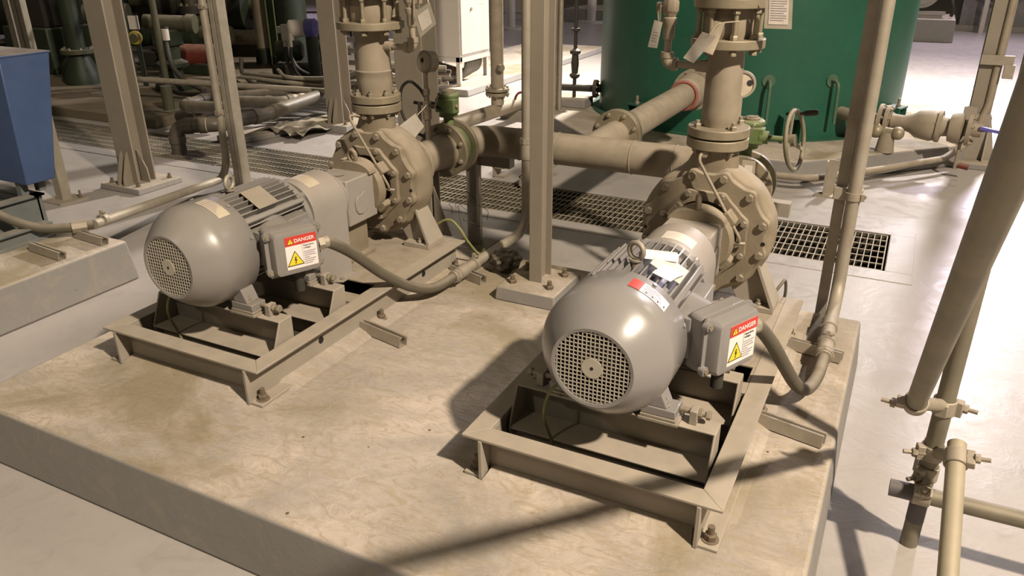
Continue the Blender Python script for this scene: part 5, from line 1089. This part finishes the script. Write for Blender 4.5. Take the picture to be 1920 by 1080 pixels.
t = thing('far_machine', 'dull grey machine block far behind the electrical cabinet', 'machine', (-9.5,19.0,FZ)); b = MB(); b.box(-10.5,-8.6,18.5,20.0,FZ,.9); b.build('machine_body', M['guard'], t, bevel=.03); b = MB(); b.cyl((-9.6,18.9,.9),(-8.7,18.9,.9),.3,n=24); b.build('machine_drum', M['guard'], t)
# scaffold -----------------------------------------------------------------------------
M['scaf'] = mat('worn_scaffold_tube', (.20,.18,.13), (.14,.125,.09), rough=.5, metal=.35, dust=.35, scale=9)
M['scaf2'] = mat('pale_scaffold_tube', (.38,.33,.23), (.30,.26,.18), rough=.5, metal=.2, dust=.4, scale=9)
M['bluestain'] = mat('blue_grey_tube_band', (.10,.09,.095), (.06,.055,.06), rough=.5, dust=.2)
r = .0242
t = thing('scaffold_tube', 'upright scaffold tube standing on the floor at the lower right', 'scaffold tube', (.24,2.17,FZ)); b = MB(); b.tube([(.24,2.17,FZ),(.24,2.17,2.6)], r, 28); b.build('tube', M['scaf'], t)
b = MB(); b.cyl((.24,2.17,-.13),(.24,2.17,-.06),r+.0006,n=28); plabel(b.build('paint_band', M['bluestain'], t),'dark blue grey paint band near the foot')
A0, A1 = V((.160,2.042,.320)), V((.125,1.209,1.037)); d = (A1-A0).normalized()
t = thing('scaffold_tube', 'long slanting scaffold tube rising nearest the camera at right', 'scaffold tube', A0); b = MB(); b.lathe([(0,r*.85),(0,r),(3.0,r),(3.0,r*.85)], A0, d, 28); b.build('tube', M['scaf'], t)
t = thing('scaffold_tube', 'horizontal scaffold tube with blue painted end leaving the right edge', 'scaffold tube', (.152,2.112,0)); b = MB(); b.lathe([(0,r*.85),(0,r),(3.0,r),(3.0,r*.8)],(.152,2.112,0.0),(1,0,.02),28); b.build('tube', M['scaf'], t); b = MB(); b.cyl((.1515,2.112,0),(.215,2.112,.0013),r+.0005,n=28); plabel(b.build('paint_band', M['bluestain'], t),'blue painted tube end')
B0 = V((.289,2.135,.178)); e = (V((.295,1.769,.024))-V((.290,2.077,.153))).normalized(); L_ = (B0.z-FZ-.012)/-e.z
t = thing('scaffold_tube', 'pale scaffold brace tube running down toward the bottom right corner', 'scaffold tube', B0); b = MB(); b.lathe([(0,r*.85),(0,r),(L_,r)], B0, e, 28); b.build('tube', M['scaf2'], t)
def coupler(label, halves):
    t = thing('scaffold_coupler', label, 'scaffold coupler', sum((V(h[0]) for h in halves), V())/2)
    for c, a, bd in halves:
        c = V(c); a = V(a).normalized(); bd = V(bd); bd = (bd - a*bd.dot(a)).normalized(); sd = a.cross(bd)
        b = MB(); b.ring(c-a*.023, a, r+.0065, r-.0002, .046, 32); b.obox(c+bd*(r+.010)+sd*.008, (.022,.026,.046), m=Matrix((bd,sd,a)).transposed()); b.obox(c-sd*(r+.006), (.03,.018,.04), m=Matrix((bd,sd,a)).transposed()); h = b.build('clamp_half', M['steel'], t, bevel=.003)
        b = MB(); p = c+bd*(r+.004)+sd*.016; b.cyl(p-bd*.03,p+bd*.052,.0062,n=12); b.hexa(p+bd*.016,bd,.013,.013); b.build('tee_bolt', M['boltm'], h)
    c1, c2 = V(halves[0][0]), V(halves[1][0]); m = (c1+c2)/2; dd = (c2-c1).normalized(); b = MB(); b.cyl(c1+dd*r,c2-dd*r,.018,n=16); b.build('swivel_rivet', M['steel'], t)
coupler('upper scaffold coupler clamping the end of the slanting tube', [(A0+d*.03, d, (-1,-.1,.2)), ((.24,2.17,.268), (0,0,1), (1,-.2,0))])
coupler('middle scaffold coupler clamping the pale brace to the upright tube', [(B0+e*.05, e, (1,.1,.2)), ((.24,2.17,.115), (0,0,1), (-1,-.25,0))])
coupler('lower scaffold coupler holding the horizontal tube on the upright', [((.235,2.112,.0017), (1,0,0), (0,-.6,1)), ((.24,2.17,.045), (0,0,1), (-.8,-.7,0))])
# ---------------------------------------------------------------- light
W = bpy.data.worlds.new('world'); SC.world = W; W.use_nodes = True
bg = W.node_tree.nodes['Background']; bg.inputs[0].default_value = (1.0, .90, .62, 1); bg.inputs[1].default_value = .062
def lamp(name, loc, power, color, size=.4, target=None, spread=None):
    l = bpy.data.lights.new(name, 'AREA'); l.shape = 'DISK'; l.size = size; l.energy = power; l.color = color
    o = bpy.data.objects.new(name, l); COL.objects.link(o); o.location = loc
    d = V(target or (loc[0], loc[1], 0)) - V(loc); o.rotation_euler = d.to_track_quat('-Z', 'Y').to_euler()
    if spread: l.spread = spread
    return o
WARM = (1.0, .86, .68)
lamp('bay_or_fill_lamp', (4.2, -.25, 6.2), 1200, WARM, .3, (-1.2, 2.0, 0))
lamp('bay_or_fill_lamp', (-3.5, -4.0, 6.5), 70, WARM, .5, (-2.0, 2.0, 0))  # added front fill, no known fixture here
lamp('flood_or_fill_lamp', (.9, 11.6, 4.6), 360, (1.0,.93,.90), .4, (.5, 9.5, 0), 2.0)  # added overhead fill that keeps the far floor bright
lamp('flood_or_fill_lamp', (-2.9, 11.6, 4.6), 560, (1.0,.93,.84), .4, (-3.2, 8.0, 0), 2.0)
lamp('bay_or_fill_lamp', (4.8, 8.8, 7.0), 190, WARM, .4)
lamp('bay_or_fill_lamp', (-6.0, 10.5, 7.0), 45, WARM, .6)
lamp('flood_or_fill_lamp', (1.8, 17.0, 4.3), 440, (.92,.80,1.0), 1.2, (-1.0, 6.0, 0))
lamp('daylight_disk', (-14.5, 15.5, 3.5), 200, (.78,.66,1.0), 2.0, (-14.0, 12, 0))  # area light standing in for daylight on the far left floor
vs = SC.view_settings; vs.view_transform = 'Standard'; vs.look = 'None'; vs.gamma = 1; vs.use_curve_mapping = False; vs.exposure = 0.0
